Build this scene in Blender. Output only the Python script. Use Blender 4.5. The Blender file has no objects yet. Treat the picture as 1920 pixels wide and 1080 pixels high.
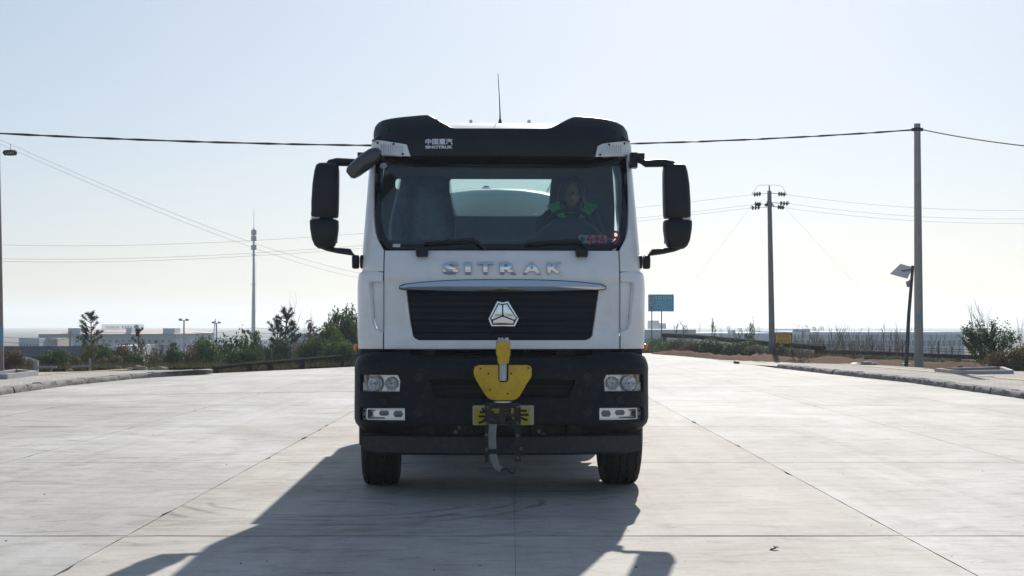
import bpy, bmesh, math, random
from mathutils import Vector, Matrix, noise

R = math.radians
rnd = random.Random(7)
scene = bpy.context.scene
COL = scene.collection

# ------------------------------------------------------------------ camera
FPX, HOR, CAMH = 2700.0, 607.0, 1.457
PITCH = math.atan((HOR - 540.0) / FPX)
cam_d = bpy.data.cameras.new('camera')
cam_d.sensor_width = 36.0
cam_d.lens = 36.0 * FPX / 1920.0
cam_d.clip_start, cam_d.clip_end = 0.1, 9000
cam = bpy.data.objects.new('camera', cam_d)
cam.location = (0, 0, CAMH)
cam.rotation_euler = (R(90) + PITCH, 0, 0)
COL.objects.link(cam)
scene.camera = cam

# ------------------------------------------------------------------ light
KX, KY = 0.24, 1.55                    # shadow run per metre of height, sideways and forward
SUN_EL = math.atan(1.0 / math.hypot(KX, KY))
SUN_AZ = math.atan2(KX, KY)            # measured from +Y towards +X
world = bpy.data.worlds.new('World')
scene.world = world
world.use_nodes = True
nt = world.node_tree
for n in list(nt.nodes):
    nt.nodes.remove(n)
sky = nt.nodes.new('ShaderNodeTexSky')
sky.sky_type = 'NISHITA'
sky.sun_disc = False
sky.sun_elevation = SUN_EL
sky.sun_rotation = SUN_AZ
sky.altitude = 50
sky.air_density = 1.0
sky.dust_density = 1.2
sky.ozone_density = 6.0
bg = nt.nodes.new('ShaderNodeBackground')
bg.inputs['Strength'].default_value = 0.15
wo = nt.nodes.new('ShaderNodeOutputWorld')
hs = nt.nodes.new('ShaderNodeHueSaturation')      # thin high haze: the whole sky paler
hs.inputs['Saturation'].default_value = 1.05
gm = nt.nodes.new('ShaderNodeGamma')              # and more even, as under a bright veil
gm.inputs['Gamma'].default_value = 0.56
nt.links.new(sky.outputs[0], gm.inputs['Color'])
nt.links.new(gm.outputs[0], hs.inputs['Color'])
nt.links.new(hs.outputs[0], bg.inputs['Color'])
nt.links.new(bg.outputs[0], wo.inputs['Surface'])

sun_d = bpy.data.lights.new('sun', 'SUN')
sun_d.energy = 3.8
sun_d.angle = R(0.55)
sun_d.color = (1.0, 0.95, 0.87)
sun = bpy.data.objects.new('sun', sun_d)
sun.rotation_euler = Vector((-KX, -KY, -1)).to_track_quat('-Z', 'Y').to_euler()
sun.location = (20, 60, 40)
COL.objects.link(sun)

scene.view_settings.view_transform = 'Standard'
scene.view_settings.look = 'None'
scene.view_settings.gamma = 1.0
scene.view_settings.exposure = 0.60
scene.view_settings.use_curve_mapping = False
scene.render.engine = 'CYCLES'
cy = scene.cycles
cy.use_denoising = True
cy.max_bounces = 8
cy.diffuse_bounces = 3
cy.glossy_bounces = 4
cy.transmission_bounces = 4
cy.transparent_max_bounces = 24
cy.volume_bounces = 1
cy.sample_clamp_indirect = 8.0
cy.caustics_reflective = False
cy.caustics_refractive = False


HAZE = 0.0004


# ------------------------------------------------------------------ pixel -> world (1920 x 1080 photograph)
def ray(px, py):
    dx, dz = (px - 960.0) / FPX, (540.0 - py) / FPX
    return dx, math.cos(PITCH) - dz * math.sin(PITCH), math.sin(PITCH) + dz * math.cos(PITCH)


def at(px, py, Y):
    x, y, z = ray(px, py)
    return Vector((x * Y / y, Y, CAMH + z * Y / y))


def gnd(px, py, z=0.0):
    x, y, dz = ray(px, py)
    t = (z - CAMH) / dz
    return Vector((x * t, y * t, z))


def lin(a, b, t):
    return a + (b - a) * t


def pwl(pts, x):
    if x <= pts[0][0]:
        return pts[0][1]
    for (x0, y0), (x1, y1) in zip(pts, pts[1:]):
        if x <= x1:
            return lin(y0, y1, (x - x0) / (x1 - x0))
    return pts[-1][1]


def sstep(a, b, x):
    t = max(0.0, min(1.0, (x - a) / (b - a)))
    return t * t * (3 - 2 * t)


# ------------------------------------------------------------------ materials
MATS = {}


def mat(name, col, rough=0.5, metal=0.0, var=0.12, scale=4.0, bump=0.0, bscale=60.0, coat=0.0,
        spec=0.5, coord='Object', island=0.0, col2=None, dirt=0.0, trans=0.0):
    """Principled material whose colour and roughness wander with noise."""
    if name in MATS:
        return MATS[name]
    m = bpy.data.materials.new(name)
    m.use_nodes = True
    n, l = m.node_tree.nodes, m.node_tree.links
    p = n['Principled BSDF']
    tc = n.new('ShaderNodeTexCoord')
    src = tc.outputs[coord if coord != 'Position' else 'Object']
    if coord == 'Position':
        g = n.new('ShaderNodeNewGeometry')
        src = g.outputs['Position']
    nz = n.new('ShaderNodeTexNoise')
    nz.inputs['Scale'].default_value = scale
    nz.inputs['Detail'].default_value = 5
    nz.inputs['Roughness'].default_value = 0.6
    l.new(src, nz.inputs['Vector'])
    rp = n.new('ShaderNodeValToRGB')
    c2 = col2 if col2 else tuple(min(1, c * (1 + var)) for c in col)
    rp.color_ramp.elements[0].position = 0.3
    rp.color_ramp.elements[1].position = 0.72
    rp.color_ramp.elements[0].color = (*[c * (1 - var) for c in col], 1)
    rp.color_ramp.elements[1].color = (*c2, 1)
    l.new(nz.outputs[0], rp.inputs[0])
    out = rp.outputs[0]
    if island:
        g = n.new('ShaderNodeNewGeometry')
        hs = n.new('ShaderNodeHueSaturation')
        mr = n.new('ShaderNodeMapRange')
        mr.inputs[3].default_value = 1 - island
        mr.inputs[4].default_value = 1 + island
        l.new(g.outputs['Random Per Island'], mr.inputs[0])
        l.new(mr.outputs[0], hs.inputs['Value'])
        m2 = n.new('ShaderNodeMapRange')
        m2.inputs[3].default_value = 0.475
        m2.inputs[4].default_value = 0.525
        l.new(g.outputs['Random Per Island'], m2.inputs[0])
        l.new(m2.outputs[0], hs.inputs['Hue'])
        l.new(out, hs.inputs['Color'])
        out = hs.outputs[0]
    if dirt:
        nd = n.new('ShaderNodeTexNoise')
        nd.inputs['Scale'].default_value = scale * 6
        nd.inputs['Detail'].default_value = 6
        l.new(src, nd.inputs['Vector'])
        rd = n.new('ShaderNodeValToRGB')
        rd.color_ramp.elements[0].position = 0.52
        rd.color_ramp.elements[1].position = 0.75
        rd.color_ramp.elements[0].color = (0, 0, 0, 1)
        rd.color_ramp.elements[1].color = (dirt, dirt, dirt, 1)
        l.new(nd.outputs[0], rd.inputs[0])
        mx = n.new('ShaderNodeMixRGB')
        mx.inputs[2].default_value = (0.16, 0.13, 0.10, 1)
        l.new(rd.outputs[0], mx.inputs[0])
        l.new(out, mx.inputs[1])
        out = mx.outputs[0]
    l.new(out, p.inputs['Base Color'])
    mrr = n.new('ShaderNodeMapRange')
    mrr.inputs[3].default_value = max(0.02, rough - 0.08)
    mrr.inputs[4].default_value = min(1, rough + 0.08)
    l.new(nz.outputs[0], mrr.inputs[0])
    l.new(mrr.outputs[0], p.inputs['Roughness'])
    p.inputs['Metallic'].default_value = metal
    p.inputs['Coat Weight'].default_value = coat
    p.inputs['Coat Roughness'].default_value = 0.06
    p.inputs['Specular IOR Level'].default_value = spec
    if trans:
        tl = n.new('ShaderNodeBsdfTranslucent')
        l.new(out, tl.inputs['Color'])
        ms = n.new('ShaderNodeMixShader')
        ms.inputs[0].default_value = trans
        l.new(p.outputs[0], ms.inputs[1])
        l.new(tl.outputs[0], ms.inputs[2])
        l.new(ms.outputs[0], n['Material Output'].inputs['Surface'])
    if bump:
        nb = n.new('ShaderNodeTexNoise')
        nb.inputs['Scale'].default_value = bscale
        nb.inputs['Detail'].default_value = 4
        l.new(src, nb.inputs['Vector'])
        b = n.new('ShaderNodeBump')
        b.inputs['Strength'].default_value = bump
        b.inputs['Distance'].default_value = 0.02
        l.new(nb.outputs[0], b.inputs['Height'])
        l.new(b.outputs[0], p.inputs['Normal'])
    MATS[name] = m
    return m


def glass(name, tint, refl=1.0, rough=0.02):
    m = bpy.data.materials.new(name)
    m.use_nodes = True
    n, l = m.node_tree.nodes, m.node_tree.links
    for x in list(n):
        n.remove(x)
    o = n.new('ShaderNodeOutputMaterial')
    t = n.new('ShaderNodeBsdfTransparent')
    tn = n.new('ShaderNodeTexNoise')
    tn.inputs['Scale'].default_value = 3
    rp = n.new('ShaderNodeValToRGB')
    rp.color_ramp.elements[0].color = (*[c * 0.94 for c in tint], 1)
    rp.color_ramp.elements[1].color = (*tint, 1)
    l.new(tn.outputs[0], rp.inputs[0])
    l.new(rp.outputs[0], t.inputs[0])
    g = n.new('ShaderNodeBsdfGlossy')
    g.inputs['Roughness'].default_value = rough
    f = n.new('ShaderNodeFresnel')
    f.inputs['IOR'].default_value = 1.5
    mu = n.new('ShaderNodeMath')
    mu.operation = 'MULTIPLY'
    mu.inputs[1].default_value = refl
    mu.use_clamp = True
    l.new(f.outputs[0], mu.inputs[0])
    mx = n.new('ShaderNodeMixShader')
    l.new(mu.outputs[0], mx.inputs[0])
    l.new(t.outputs[0], mx.inputs[1])
    l.new(g.outputs[0], mx.inputs[2])
    l.new(mx.outputs[0], o.inputs[0])
    MATS[name] = m
    return m


def ramp_f(n, l, v, stops):
    """piecewise linear float curve as chained map ranges: product of a rise and a fall"""
    a = n.new('ShaderNodeMapRange')
    a.inputs[1].default_value, a.inputs[2].default_value = stops[0][0], stops[1][0]
    l.new(v, a.inputs[0])
    if len(stops) < 4:
        return a.outputs[0]
    b = n.new('ShaderNodeMapRange')
    b.inputs[1].default_value, b.inputs[2].default_value = stops[2][0], stops[3][0]
    b.inputs[3].default_value, b.inputs[4].default_value = 1, 0
    l.new(v, b.inputs[0])
    k = n.new('ShaderNodeMath')
    k.operation = 'MULTIPLY'
    l.new(a.outputs[0], k.inputs[0])
    l.new(b.outputs[0], k.inputs[1])
    return k.outputs[0]


def concrete_mat():
    m = bpy.data.materials.new('slab_concrete')
    m.use_nodes = True
    n, l = m.node_tree.nodes, m.node_tree.links
    p = n['Principled BSDF']
    g = n.new('ShaderNodeNewGeometry')

    def nz(sc, det, rough=0.6, mp=None, dist=0.0):
        v = g.outputs['Position']
        if mp:
            k = n.new('ShaderNodeMapping')
            k.inputs['Scale'].default_value = mp
            l.new(v, k.inputs[0])
            v = k.outputs[0]
        t = n.new('ShaderNodeTexNoise')
        t.inputs['Scale'].default_value = sc
        t.inputs['Detail'].default_value = det
        t.inputs['Roughness'].default_value = rough
        t.inputs['Distortion'].default_value = dist
        l.new(v, t.inputs['Vector'])
        return t.outputs[0]

    def ramp(v, stops):
        r = n.new('ShaderNodeValToRGB')
        e = r.color_ramp.elements
        e[0].position, e[0].color = stops[0][0], (*stops[0][1], 1)
        e[1].position, e[1].color = stops[-1][0], (*stops[-1][1], 1)
        for q, c in stops[1:-1]:
            k = e.new(q)
            k.color = (*c, 1)
        l.new(v, r.inputs[0])
        return r.outputs[0]

    def mul(a, b, fac=1.0):
        x = n.new('ShaderNodeMixRGB')
        x.blend_type = 'MULTIPLY'
        x.inputs[0].default_value = fac
        l.new(a, x.inputs[1])
        l.new(b, x.inputs[2])
        return x.outputs[0]

    base = ramp(nz(0.45, 6, 0.65, (1, 0.8, 1), 0.8),
                [(0.28, (0.335, 0.322, 0.302)), (0.5, (0.44, 0.432, 0.42)), (0.72, (0.53, 0.53, 0.527))])
    worn = ramp(nz(0.11, 5, 0.6, (1, 0.7, 1), 1.2), [(0.35, (0.84, 0.82, 0.79)), (0.62, (1.06, 1.06, 1.06))])
    base = mul(base, worn)
    streak = ramp(nz(1.0, 7, 0.72, (1.1, 2.5, 1), 1.6),
                  [(0.34, (0.66, 0.64, 0.615)), (0.47, (0.92, 0.915, 0.90)), (0.66, (1.05, 1.05, 1.05))])
    broom = ramp(nz(1.0, 3, 0.5, (3.5, 46.0, 1), 0.5),
                 [(0.3, (0.80, 0.79, 0.77)), (0.62, (1, 1, 1))])
    patch = ramp(nz(0.6, 4, 0.6, None, 0.6), [(0.36, (0, 0, 0)), (0.60, (1, 1, 1))])
    fine = ramp(nz(45, 5, 0.75), [(0.3, (0.80, 0.80, 0.80)), (0.65, (1, 1, 1))])
    scuff = ramp(nz(2.6, 8, 0.78, (0.75, 2.0, 1), 1.0),
                 [(0.40, (1, 1, 1)), (0.555, (1, 1, 1)), (0.68, (0.42, 0.40, 0.38))])
    clump = ramp(nz(0.28, 4, 0.6, (1.2, 0.8, 1), 0.9), [(0.38, (0, 0, 0)), (0.54, (1, 1, 1))])
    tyre = ramp(nz(1.0, 4, 0.6, (3.2, 0.10, 1), 0.5), [(0.48, (1, 1, 1)), (0.70, (0.87, 0.86, 0.85))])

    def mulm(a, b, mask):
        x = n.new('ShaderNodeMixRGB')
        x.blend_type = 'MULTIPLY'
        l.new(mask, x.inputs[0])
        l.new(a, x.inputs[1])
        l.new(b, x.inputs[2])
        return x.outputs[0]

    col = mul(mulm(mulm(mul(mul(base, streak), fine), broom, patch), scuff, clump), tyre)
    # swept arcs left by the trowel near the left joint
    ctr = n.new('ShaderNodeVectorMath')
    ctr.operation = 'DISTANCE'
    ctr.inputs[1].default_value = (-1.35, 12.1, 0)
    l.new(g.outputs['Position'], ctr.inputs[0])

    def mth(op, a, b=None):
        k = n.new('ShaderNodeMath')
        k.operation = op
        for q, v in enumerate((a, b)):
            if v is None:
                continue
            if isinstance(v, (int, float)):
                k.inputs[q].default_value = v
            else:
                l.new(v, k.inputs[q])
        return k.outputs[0]
    rad = mth('ADD', ctr.outputs['Value'], mth('MULTIPLY', nz(2.0, 3), 0.25))
    wave = mth('SINE', mth('MULTIPLY', rad, 26.0))
    win = mth('MULTIPLY', ramp_f(n, l, rad, [(1.15, 0), (1.3, 1), (1.75, 1), (1.95, 0)]), ramp_f(n, l, nz(1.2, 4), [(0.42, 0), (0.55, 1)]))
    sep = n.new('ShaderNodeSeparateXYZ')
    l.new(g.outputs['Position'], sep.inputs[0])
    win = mth('MULTIPLY', win, mth('MULTIPLY', mth('GREATER_THAN', sep.outputs[0], -2.645), mth('LESS_THAN', sep.outputs[1], 12.0)))
    dark = mth('MULTIPLY', mth('MAXIMUM', mth('SUBTRACT', wave, 0.35), 0.0), mth('MULTIPLY', win, 0.8))
    inv = mth('SUBTRACT', 1.0, dark)
    col = mul(col, inv)
    oi = n.new('ShaderNodeObjectInfo')
    mr = n.new('ShaderNodeMapRange')
    mr.inputs[3].default_value = 0.93
    mr.inputs[4].default_value = 1.06
    l.new(oi.outputs['Random'], mr.inputs[0])
    col = mul(mul(col, mr.outputs[0]), oi.outputs['Color'])
    l.new(col, p.inputs['Base Color'])
    p.inputs['Roughness'].default_value = 0.80
    p.inputs['Specular IOR Level'].default_value = 0.38
    b = n.new('ShaderNodeBump')
    b.inputs['Strength'].default_value = 0.25
    b.inputs['Distance'].default_value = 0.006
    l.new(nz(1.0, 4, 0.6, (2.2, 42.0, 1), 0.15), b.inputs['Height'])
    l.new(b.outputs[0], p.inputs['Normal'])
    MATS['slab_concrete'] = m
    return m


def paver_mat():
    m = bpy.data.materials.new('paver_field')
    m.use_nodes = True
    n, l = m.node_tree.nodes, m.node_tree.links
    p = n['Principled BSDF']
    g = n.new('ShaderNodeNewGeometry')
    b = n.new('ShaderNodeTexBrick')
    b.inputs['Scale'].default_value = 1.0
    b.inputs['Brick Width'].default_value = 0.4
    b.inputs['Row Height'].default_value = 0.2
    b.inputs['Mortar Size'].default_value = 0.012
    b.inputs['Color1'].default_value = (0.44, 0.42, 0.39, 1)
    b.inputs['Color2'].default_value = (0.36, 0.345, 0.32, 1)
    b.inputs['Mortar'].default_value = (0.22, 0.20, 0.18, 1)
    l.new(g.outputs['Position'], b.inputs['Vector'])
    z = n.new('ShaderNodeTexNoise')
    z.inputs['Scale'].default_value = 0.9
    z.inputs['Detail'].default_value = 6
    l.new(g.outputs['Position'], z.inputs['Vector'])
    mx = n.new('ShaderNodeMixRGB')
    mx.blend_type = 'MULTIPLY'
    mx.inputs[0].default_value = 0.6
    rp = n.new('ShaderNodeValToRGB')
    rp.color_ramp.elements[0].position = 0.3
    rp.color_ramp.elements[0].color = (0.72, 0.68, 0.62, 1)
    rp.color_ramp.elements[1].position = 0.65
    rp.color_ramp.elements[1].color = (1.1, 1.08, 1.05, 1)
    l.new(z.outputs[0], rp.inputs[0])
    l.new(b.outputs[0], mx.inputs[1])
    l.new(rp.outputs[0], mx.inputs[2])
    l.new(mx.outputs[0], p.inputs['Base Color'])
    p.inputs['Roughness'].default_value = 0.9
    p.inputs['Specular IOR Level'].default_value = 0.1
    MATS['paver_field'] = m
    return m


# ------------------------------------------------------------------ mesh builder
class MB:
    def __init__(s):
        s.bm = bmesh.new()

    def box(s, c, size, rot=None, taper=1.0):
        """axis box; taper scales the top face in x and y"""
        sx, sy, sz = (v / 2 for v in size)
        vs = []
        for dz in (-1, 1):
            k = taper if dz > 0 else 1.0
            for dx, dy in ((-1, -1), (1, -1), (1, 1), (-1, 1)):
                v = Vector((dx * sx * k, dy * sy * k, dz * sz))
                if rot:
                    v = rot @ v
                vs.append(s.bm.verts.new(v + Vector(c)))
        q = [(0, 3, 2, 1), (4, 5, 6, 7), (0, 1, 5, 4), (1, 2, 6, 5), (2, 3, 7, 6), (3, 0, 4, 7)]
        for f in q:
            s.bm.faces.new([vs[i] for i in f])
        return s

    def loft(s, rings, cap=True, closed=True):
        rv = [[s.bm.verts.new(p) for p in r] for r in rings]
        m = len(rv[0])
        for a, b in zip(rv, rv[1:]):
            for i in range(m if closed else m - 1):
                j = (i + 1) % m
                try:
                    s.bm.faces.new((a[i], a[j], b[j], b[i]))
                except ValueError:
                    pass
        if cap and closed:
            s.bm.faces.new(rv[0][::-1])
            s.bm.faces.new(rv[-1])
        return s

    def tube(s, pts, r, n=8, cap=True):
        pts = [Vector(p) for p in pts]
        rs = r if isinstance(r, (list, tuple)) else [r] * len(pts)
        rings = []
        prev = None
        for i, p in enumerate(pts):
            d = (pts[min(i + 1, len(pts) - 1)] - pts[max(i - 1, 0)])
            d = d.normalized() if d.length > 1e-9 else Vector((0, 0, 1))
            if prev is None:
                a = d.orthogonal().normalized()
            else:
                a = prev - d * prev.dot(d)
                a = a.normalized() if a.length > 1e-6 else d.orthogonal().normalized()
            prev = a
            b = d.cross(a)
            rings.append([p + (a * math.cos(2 * math.pi * k / n) + b * math.sin(2 * math.pi * k / n)) * rs[i] for k in range(n)])
        return s.loft(rings, cap)

    def lathe(s, prof, c=(0, 0, 0), axis='z', n=24, closed=False, cap=True):
        """prof: (radius, height) pairs"""
        c = Vector(c)
        rings = []
        for r_, h in prof:
            ring = []
            for k in range(n):
                a = 2 * math.pi * k / n
                u, v = r_ * math.cos(a), r_ * math.sin(a)
                ring.append(c + Vector({'z': (u, v, h), 'y': (u, h, v), 'x': (h, u, v)}[axis]))
            rings.append(ring)
        if closed:
            rings.append(rings[0])
            s.loft(rings, cap=False)
            bmesh.ops.remove_doubles(s.bm, verts=s.bm.verts, dist=1e-6)
            return s
        return s.loft(rings, cap)

    def prism(s, poly, y0, y1):
        """x-z polygon pushed from y0 to y1"""
        s.loft([[Vector((x, y0, z)) for x, z in poly], [Vector((x, y1, z)) for x, z in poly]])
        return s

    def ball(s, c, r, seg=12, rings=8, sc=(1, 1, 1)):
        prof = []
        c = Vector(c)
        rr = []
        for i in range(1, rings):
            t = math.pi * i / rings
            rr.append([c + Vector((r * math.sin(t) * math.cos(2 * math.pi * k / seg) * sc[0],
                                   r * math.sin(t) * math.sin(2 * math.pi * k / seg) * sc[1],
                                   -r * math.cos(t) * sc[2])) for k in range(seg)])
        return s.loft(rr)

    def quad(s, pts):
        s.bm.faces.new([s.bm.verts.new(p) for p in pts])
        return s

    def mesh(s, me):
        s.bm.from_mesh(me)
        return s

    def build(s, name, m, parent=None, org=None, smooth=32, bevel=0.0, seg=2, normals=True, top=None):
        bm = s.bm
        if org is not None:
            o3 = Vector(org)
            for v in bm.verts:
                v.co -= o3
        if bevel:
            es = [e for e in bm.edges if len(e.link_faces) == 2 and e.calc_face_angle(0) > 0.5]
            try:
                bmesh.ops.bevel(bm, geom=es, offset=bevel, segments=seg, profile=0.5, affect='EDGES', clamp_overlap=True)
            except Exception:
                pass
        if normals:
            bmesh.ops.recalc_face_normals(bm, faces=bm.faces)
        me = bpy.data.meshes.new(name)
        bm.to_mesh(me)
        bm.free()
        if smooth:
            me.polygons.foreach_set('use_smooth', [True] * len(me.polygons))
            me.set_sharp_from_angle(angle=R(smooth))
        me.materials.append(m)
        o = bpy.data.objects.new(name, me)
        COL.objects.link(o)
        if parent:
            o.parent = parent
        elif org is not None:
            o.location = org
        return o


def raw_obj(name, verts, faces, m, parent=None, loc=None, smooth=False):
    me = bpy.data.meshes.new(name)
    me.from_pydata(verts, [], faces)
    me.update()
    if smooth:
        me.polygons.foreach_set('use_smooth', [True] * len(me.polygons))
    me.materials.append(m)
    o = bpy.data.objects.new(name, me)
    COL.objects.link(o)
    o.parent = parent
    if loc is not None:
        o.location = loc
    return o


def panel(name, loops, mp, m, parent, th=0.03, du=0.08, dv=0.08, bev=0.003, back=None, smooth=38):
    """A sheet cut out of the (u, v) plane (first loop outline, others holes), laid on the surface mp(u, v)."""
    bm = bmesh.new()
    for L in loops:
        vs = [bm.verts.new((u, 0, v)) for u, v in L]
        for i in range(len(vs)):
            bm.edges.new((vs[i], vs[(i + 1) % len(vs)]))
    bmesh.ops.triangle_fill(bm, use_beauty=True, edges=bm.edges[:], normal=(0, -1, 0))
    us = [p[0] for p in loops[0]]
    vs_ = [p[1] for p in loops[0]]

    def cuts(a, b, d):
        k = max(1, round((b - a) / d))
        return [a + (b - a) * i / k for i in range(1, k)]
    for u in cuts(min(us), max(us), du):
        bmesh.ops.bisect_plane(bm, geom=bm.verts[:] + bm.edges[:] + bm.faces[:], dist=1e-4, plane_co=(u, 0, 0), plane_no=(1, 0, 0))
    for v in cuts(min(vs_), max(vs_), dv):
        bmesh.ops.bisect_plane(bm, geom=bm.verts[:] + bm.edges[:] + bm.faces[:], dist=1e-4, plane_co=(0, 0, v), plane_no=(0, 0, 1))
    bmesh.ops.remove_doubles(bm, verts=bm.verts, dist=0.0015)
    front = bm.faces[:]
    bm.verts.index_update()
    e = 1e-3
    pos, nor = {}, {}
    for v in bm.verts:
        u, w = v.co.x, v.co.z
        p = Vector(mp(u, w))
        a = Vector(mp(u + e, w)) - Vector(mp(u - e, w))
        b = Vector(mp(u, w + e)) - Vector(mp(u, w - e))
        nn = a.cross(b)
        pos[v] = p
        nor[v] = nn.normalized() if nn.length > 1e-12 else Vector((0, -1, 0))
    rim = [ed for ed in bm.edges if len(ed.link_faces) == 1]
    fv = list(bm.verts)
    bk = {v: bm.verts.new((0, 0, 0)) for v in fv}
    for f in front:
        try:
            bm.faces.new([bk[v] for v in reversed(f.verts)])
        except ValueError:
            pass
    for ed in rim:
        a, b = ed.verts
        bm.faces.new((a, b, bk[b], bk[a]))
    for v in fv:
        v.co = pos[v]
        bk[v].co = pos[v] + (Vector(back) if back else -nor[v] * th)
    bmesh.ops.recalc_face_normals(bm, faces=bm.faces)
    if bev:
        bmesh.ops.bevel(bm, geom=rim, offset=bev, segments=2, profile=0.5, affect='EDGES', clamp_overlap=False)
    me = bpy.data.meshes.new(name)
    bm.to_mesh(me)
    bm.free()
    me.polygons.foreach_set('use_smooth', [True] * len(me.polygons))
    me.set_sharp_from_angle(angle=R(smooth))
    me.materials.append(m)
    o = bpy.data.objects.new(name, me)
    COL.objects.link(o)
    o.parent = parent
    return o


def tag(o, label=None, cat=None, group=None, kind=None):
    if label:
        o['label'] = label
    if cat:
        o['category'] = cat
    if group:
        o['group'] = group
    if kind:
        o['kind'] = kind
    return o


def empty(name, loc, rz=0.0, label=None, cat=None, group=None, kind=None):
    o = bpy.data.objects.new(name, None)
    COL.objects.link(o)
    o.location = loc
    o.rotation_euler = (0, 0, rz)
    o.empty_display_size = 0.2
    return tag(o, label, cat, group, kind)


def copy_tree(o, parent=None):
    c = o.copy()
    COL.objects.link(c)
    c.parent = parent
    for ch in list(o.children):
        copy_tree(ch, c)
    return c


_TXT = {}


def text_mesh(body, extrude=0.02, offset=0.0, res=3):
    key = (body, extrude, offset)
    if key in _TXT:
        return _TXT[key]
    cu = bpy.data.curves.new('lettering', 'FONT')
    cu.body = body
    cu.size = 1.0
    cu.extrude = extrude
    cu.offset = offset
    cu.resolution_u = res
    o = bpy.data.objects.new('lettering', cu)
    COL.objects.link(o)
    dg = bpy.context.evaluated_depsgraph_get()
    me = bpy.data.meshes.new_from_object(o.evaluated_get(dg))
    bpy.data.objects.remove(o)
    bpy.data.curves.remove(cu)
    _TXT[key] = me
    return me


def fit_text(body, x0, x1, z0, z1, y, depth, offset=0.0):
    """a bmesh of lettering that fills the box x0..x1, z0..z1, facing -Y, its front at y"""
    me = text_mesh(body, 0.05, offset)
    mb = MB().mesh(me)
    vs = mb.bm.verts
    ax, bx = min(v.co.x for v in vs), max(v.co.x for v in vs)
    ay, by = min(v.co.y for v in vs), max(v.co.y for v in vs)
    for v in vs:
        v.co = Vector((lin(x0, x1, (v.co.x - ax) / (bx - ax)), y + (0 if v.co.z > 0 else depth),
                       lin(z0, z1, (v.co.y - ay) / (by - ay))))
    return mb


# lettering is meshed first, while the scene is still light
for args in (('S', .05, .03), ('I', .05, .03), ('T', .05, .03), ('R', .05, .03), ('A', .05, .03), ('K', .05, .03),
             ('中国重汽', .05, .012), ('SINOTRUK', .05, .02), ('关', .05, .03), ('易', .05, .03), ('卡', .05, .03), ('鲁A·KW1L', .05, .01), ('5049', .05, .0),
             ('20', .05, .02), ('CCC', .05, .01), ('中', .05, 0), ('国', .05, 0), ('江', .05, 0), ('广', .05, 0), ('汽', .05, 0), ('集', .05, 0), ('团', .05, 0)):
    text_mesh(*args)

# ------------------------------------------------------------------ shared materials
concrete_mat()
paver_mat()
glass('windscreen_glass', (0.88, 0.955, 0.95), 1.35)
glass('window_glass', (0.90, 0.965, 0.95), 0.7)
glass('lamp_lens', (0.98, 0.985, 0.99), 0.5)
WHITE = mat('white_paint', (0.84, 0.84, 0.845), 0.32, var=0.03, scale=1.5, coat=0.7, dirt=0.10)
NAVY = mat('dark_plastic', (0.009, 0.012, 0.019), 0.42, var=0.2, scale=3, bump=0.12, bscale=400, spec=0.35)
BUMP = mat('bumper_plastic', (0.006, 0.008, 0.013), 0.48, var=0.2, scale=3, bump=0.15, bscale=500, dirt=0.09, spec=0.28)
BLACK = mat('black_rubber', (0.012, 0.012, 0.013), 0.55, var=0.25, scale=8)
STEEL = mat('black_steel', (0.02, 0.02, 0.022), 0.45, metal=0.2, var=0.3, scale=6, dirt=0.25)
CHROME = mat('chrome', (0.82, 0.83, 0.84), 0.08, metal=1.0, var=0.02)
BOLT = mat('bolt_grey', (0.16, 0.16, 0.16), 0.45, metal=0.7, var=0.2)
SILVER = mat('silver_metal', (0.6, 0.6, 0.6), 0.35, metal=0.9, var=0.1)
LAMPC = mat('lamp_bright_trim', (0.86, 0.86, 0.86), 0.28, metal=0.85, var=0.04)
LAMPW = mat('lamp_plastic', (0.82, 0.83, 0.84), 0.35, var=0.05)
YELLOW = mat('yellow_paint', (0.70, 0.43, 0.02), 0.42, var=0.16, scale=5, dirt=0.32, bump=0.15, bscale=70)
PLATEY = mat('plate_yellow', (0.55, 0.44, 0.015), 0.5, var=0.08)
PLATEW = mat('plate_edge', (0.48, 0.46, 0.33), 0.5, var=0.08)
AMBER = mat('amber_lens', (0.85, 0.22, 0.01), 0.25, var=0.1)
RED = mat('red_lens', (0.35, 0.02, 0.03), 0.3, var=0.1)
TYRE = mat('tyre_rubber', (0.018, 0.018, 0.018), 0.8, var=0.25, scale=12, dirt=0.45, bump=0.3, bscale=90)
TANK = mat('tank_paint', (0.78, 0.82, 0.80), 0.4, var=0.05, scale=2, coat=0.3)
INNER = mat('cab_trim', (0.17, 0.20, 0.23), 0.7, var=0.15)
INNERD = mat('dash_plastic', (0.08, 0.10, 0.125), 0.55, var=0.15, bump=0.1, bscale=300)
FILM = mat('seat_cover_film', (0.15, 0.19, 0.215), 0.28, var=0.3, scale=9, bump=0.5, bscale=18)
WOOD = mat('pole_concrete', (0.30, 0.285, 0.27), 0.85, var=0.12, scale=3, bump=0.2, bscale=40)
PIPE = mat('tarred_pipe', (0.022, 0.017, 0.016), 0.9, var=0.35, scale=3, dirt=0.15, spec=0.02)
CABLE = mat('cable_black', (0.02, 0.02, 0.022), 0.6, var=0.2)
WIREG = mat('bare_conductor', (0.35, 0.36, 0.38), 0.5, metal=0.6, var=0.1)
GALV = mat('galvanised_steel', (0.42, 0.44, 0.46), 0.45, metal=0.6, var=0.12, scale=3)
KERB = mat('kerb_concrete', (0.20, 0.192, 0.18), 0.9, var=0.28, scale=7, bump=1.0, bscale=11, dirt=0.5, spec=0.2)
CEMENT = mat('planter_concrete', (0.36, 0.36, 0.36), 0.85, var=0.1, scale=4, bump=0.2, bscale=50)
ROCK = mat('rubble_stone', (0.30, 0.25, 0.20), 0.9, var=0.3, scale=4, bump=0.8, bscale=12, spec=0.15)
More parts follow.
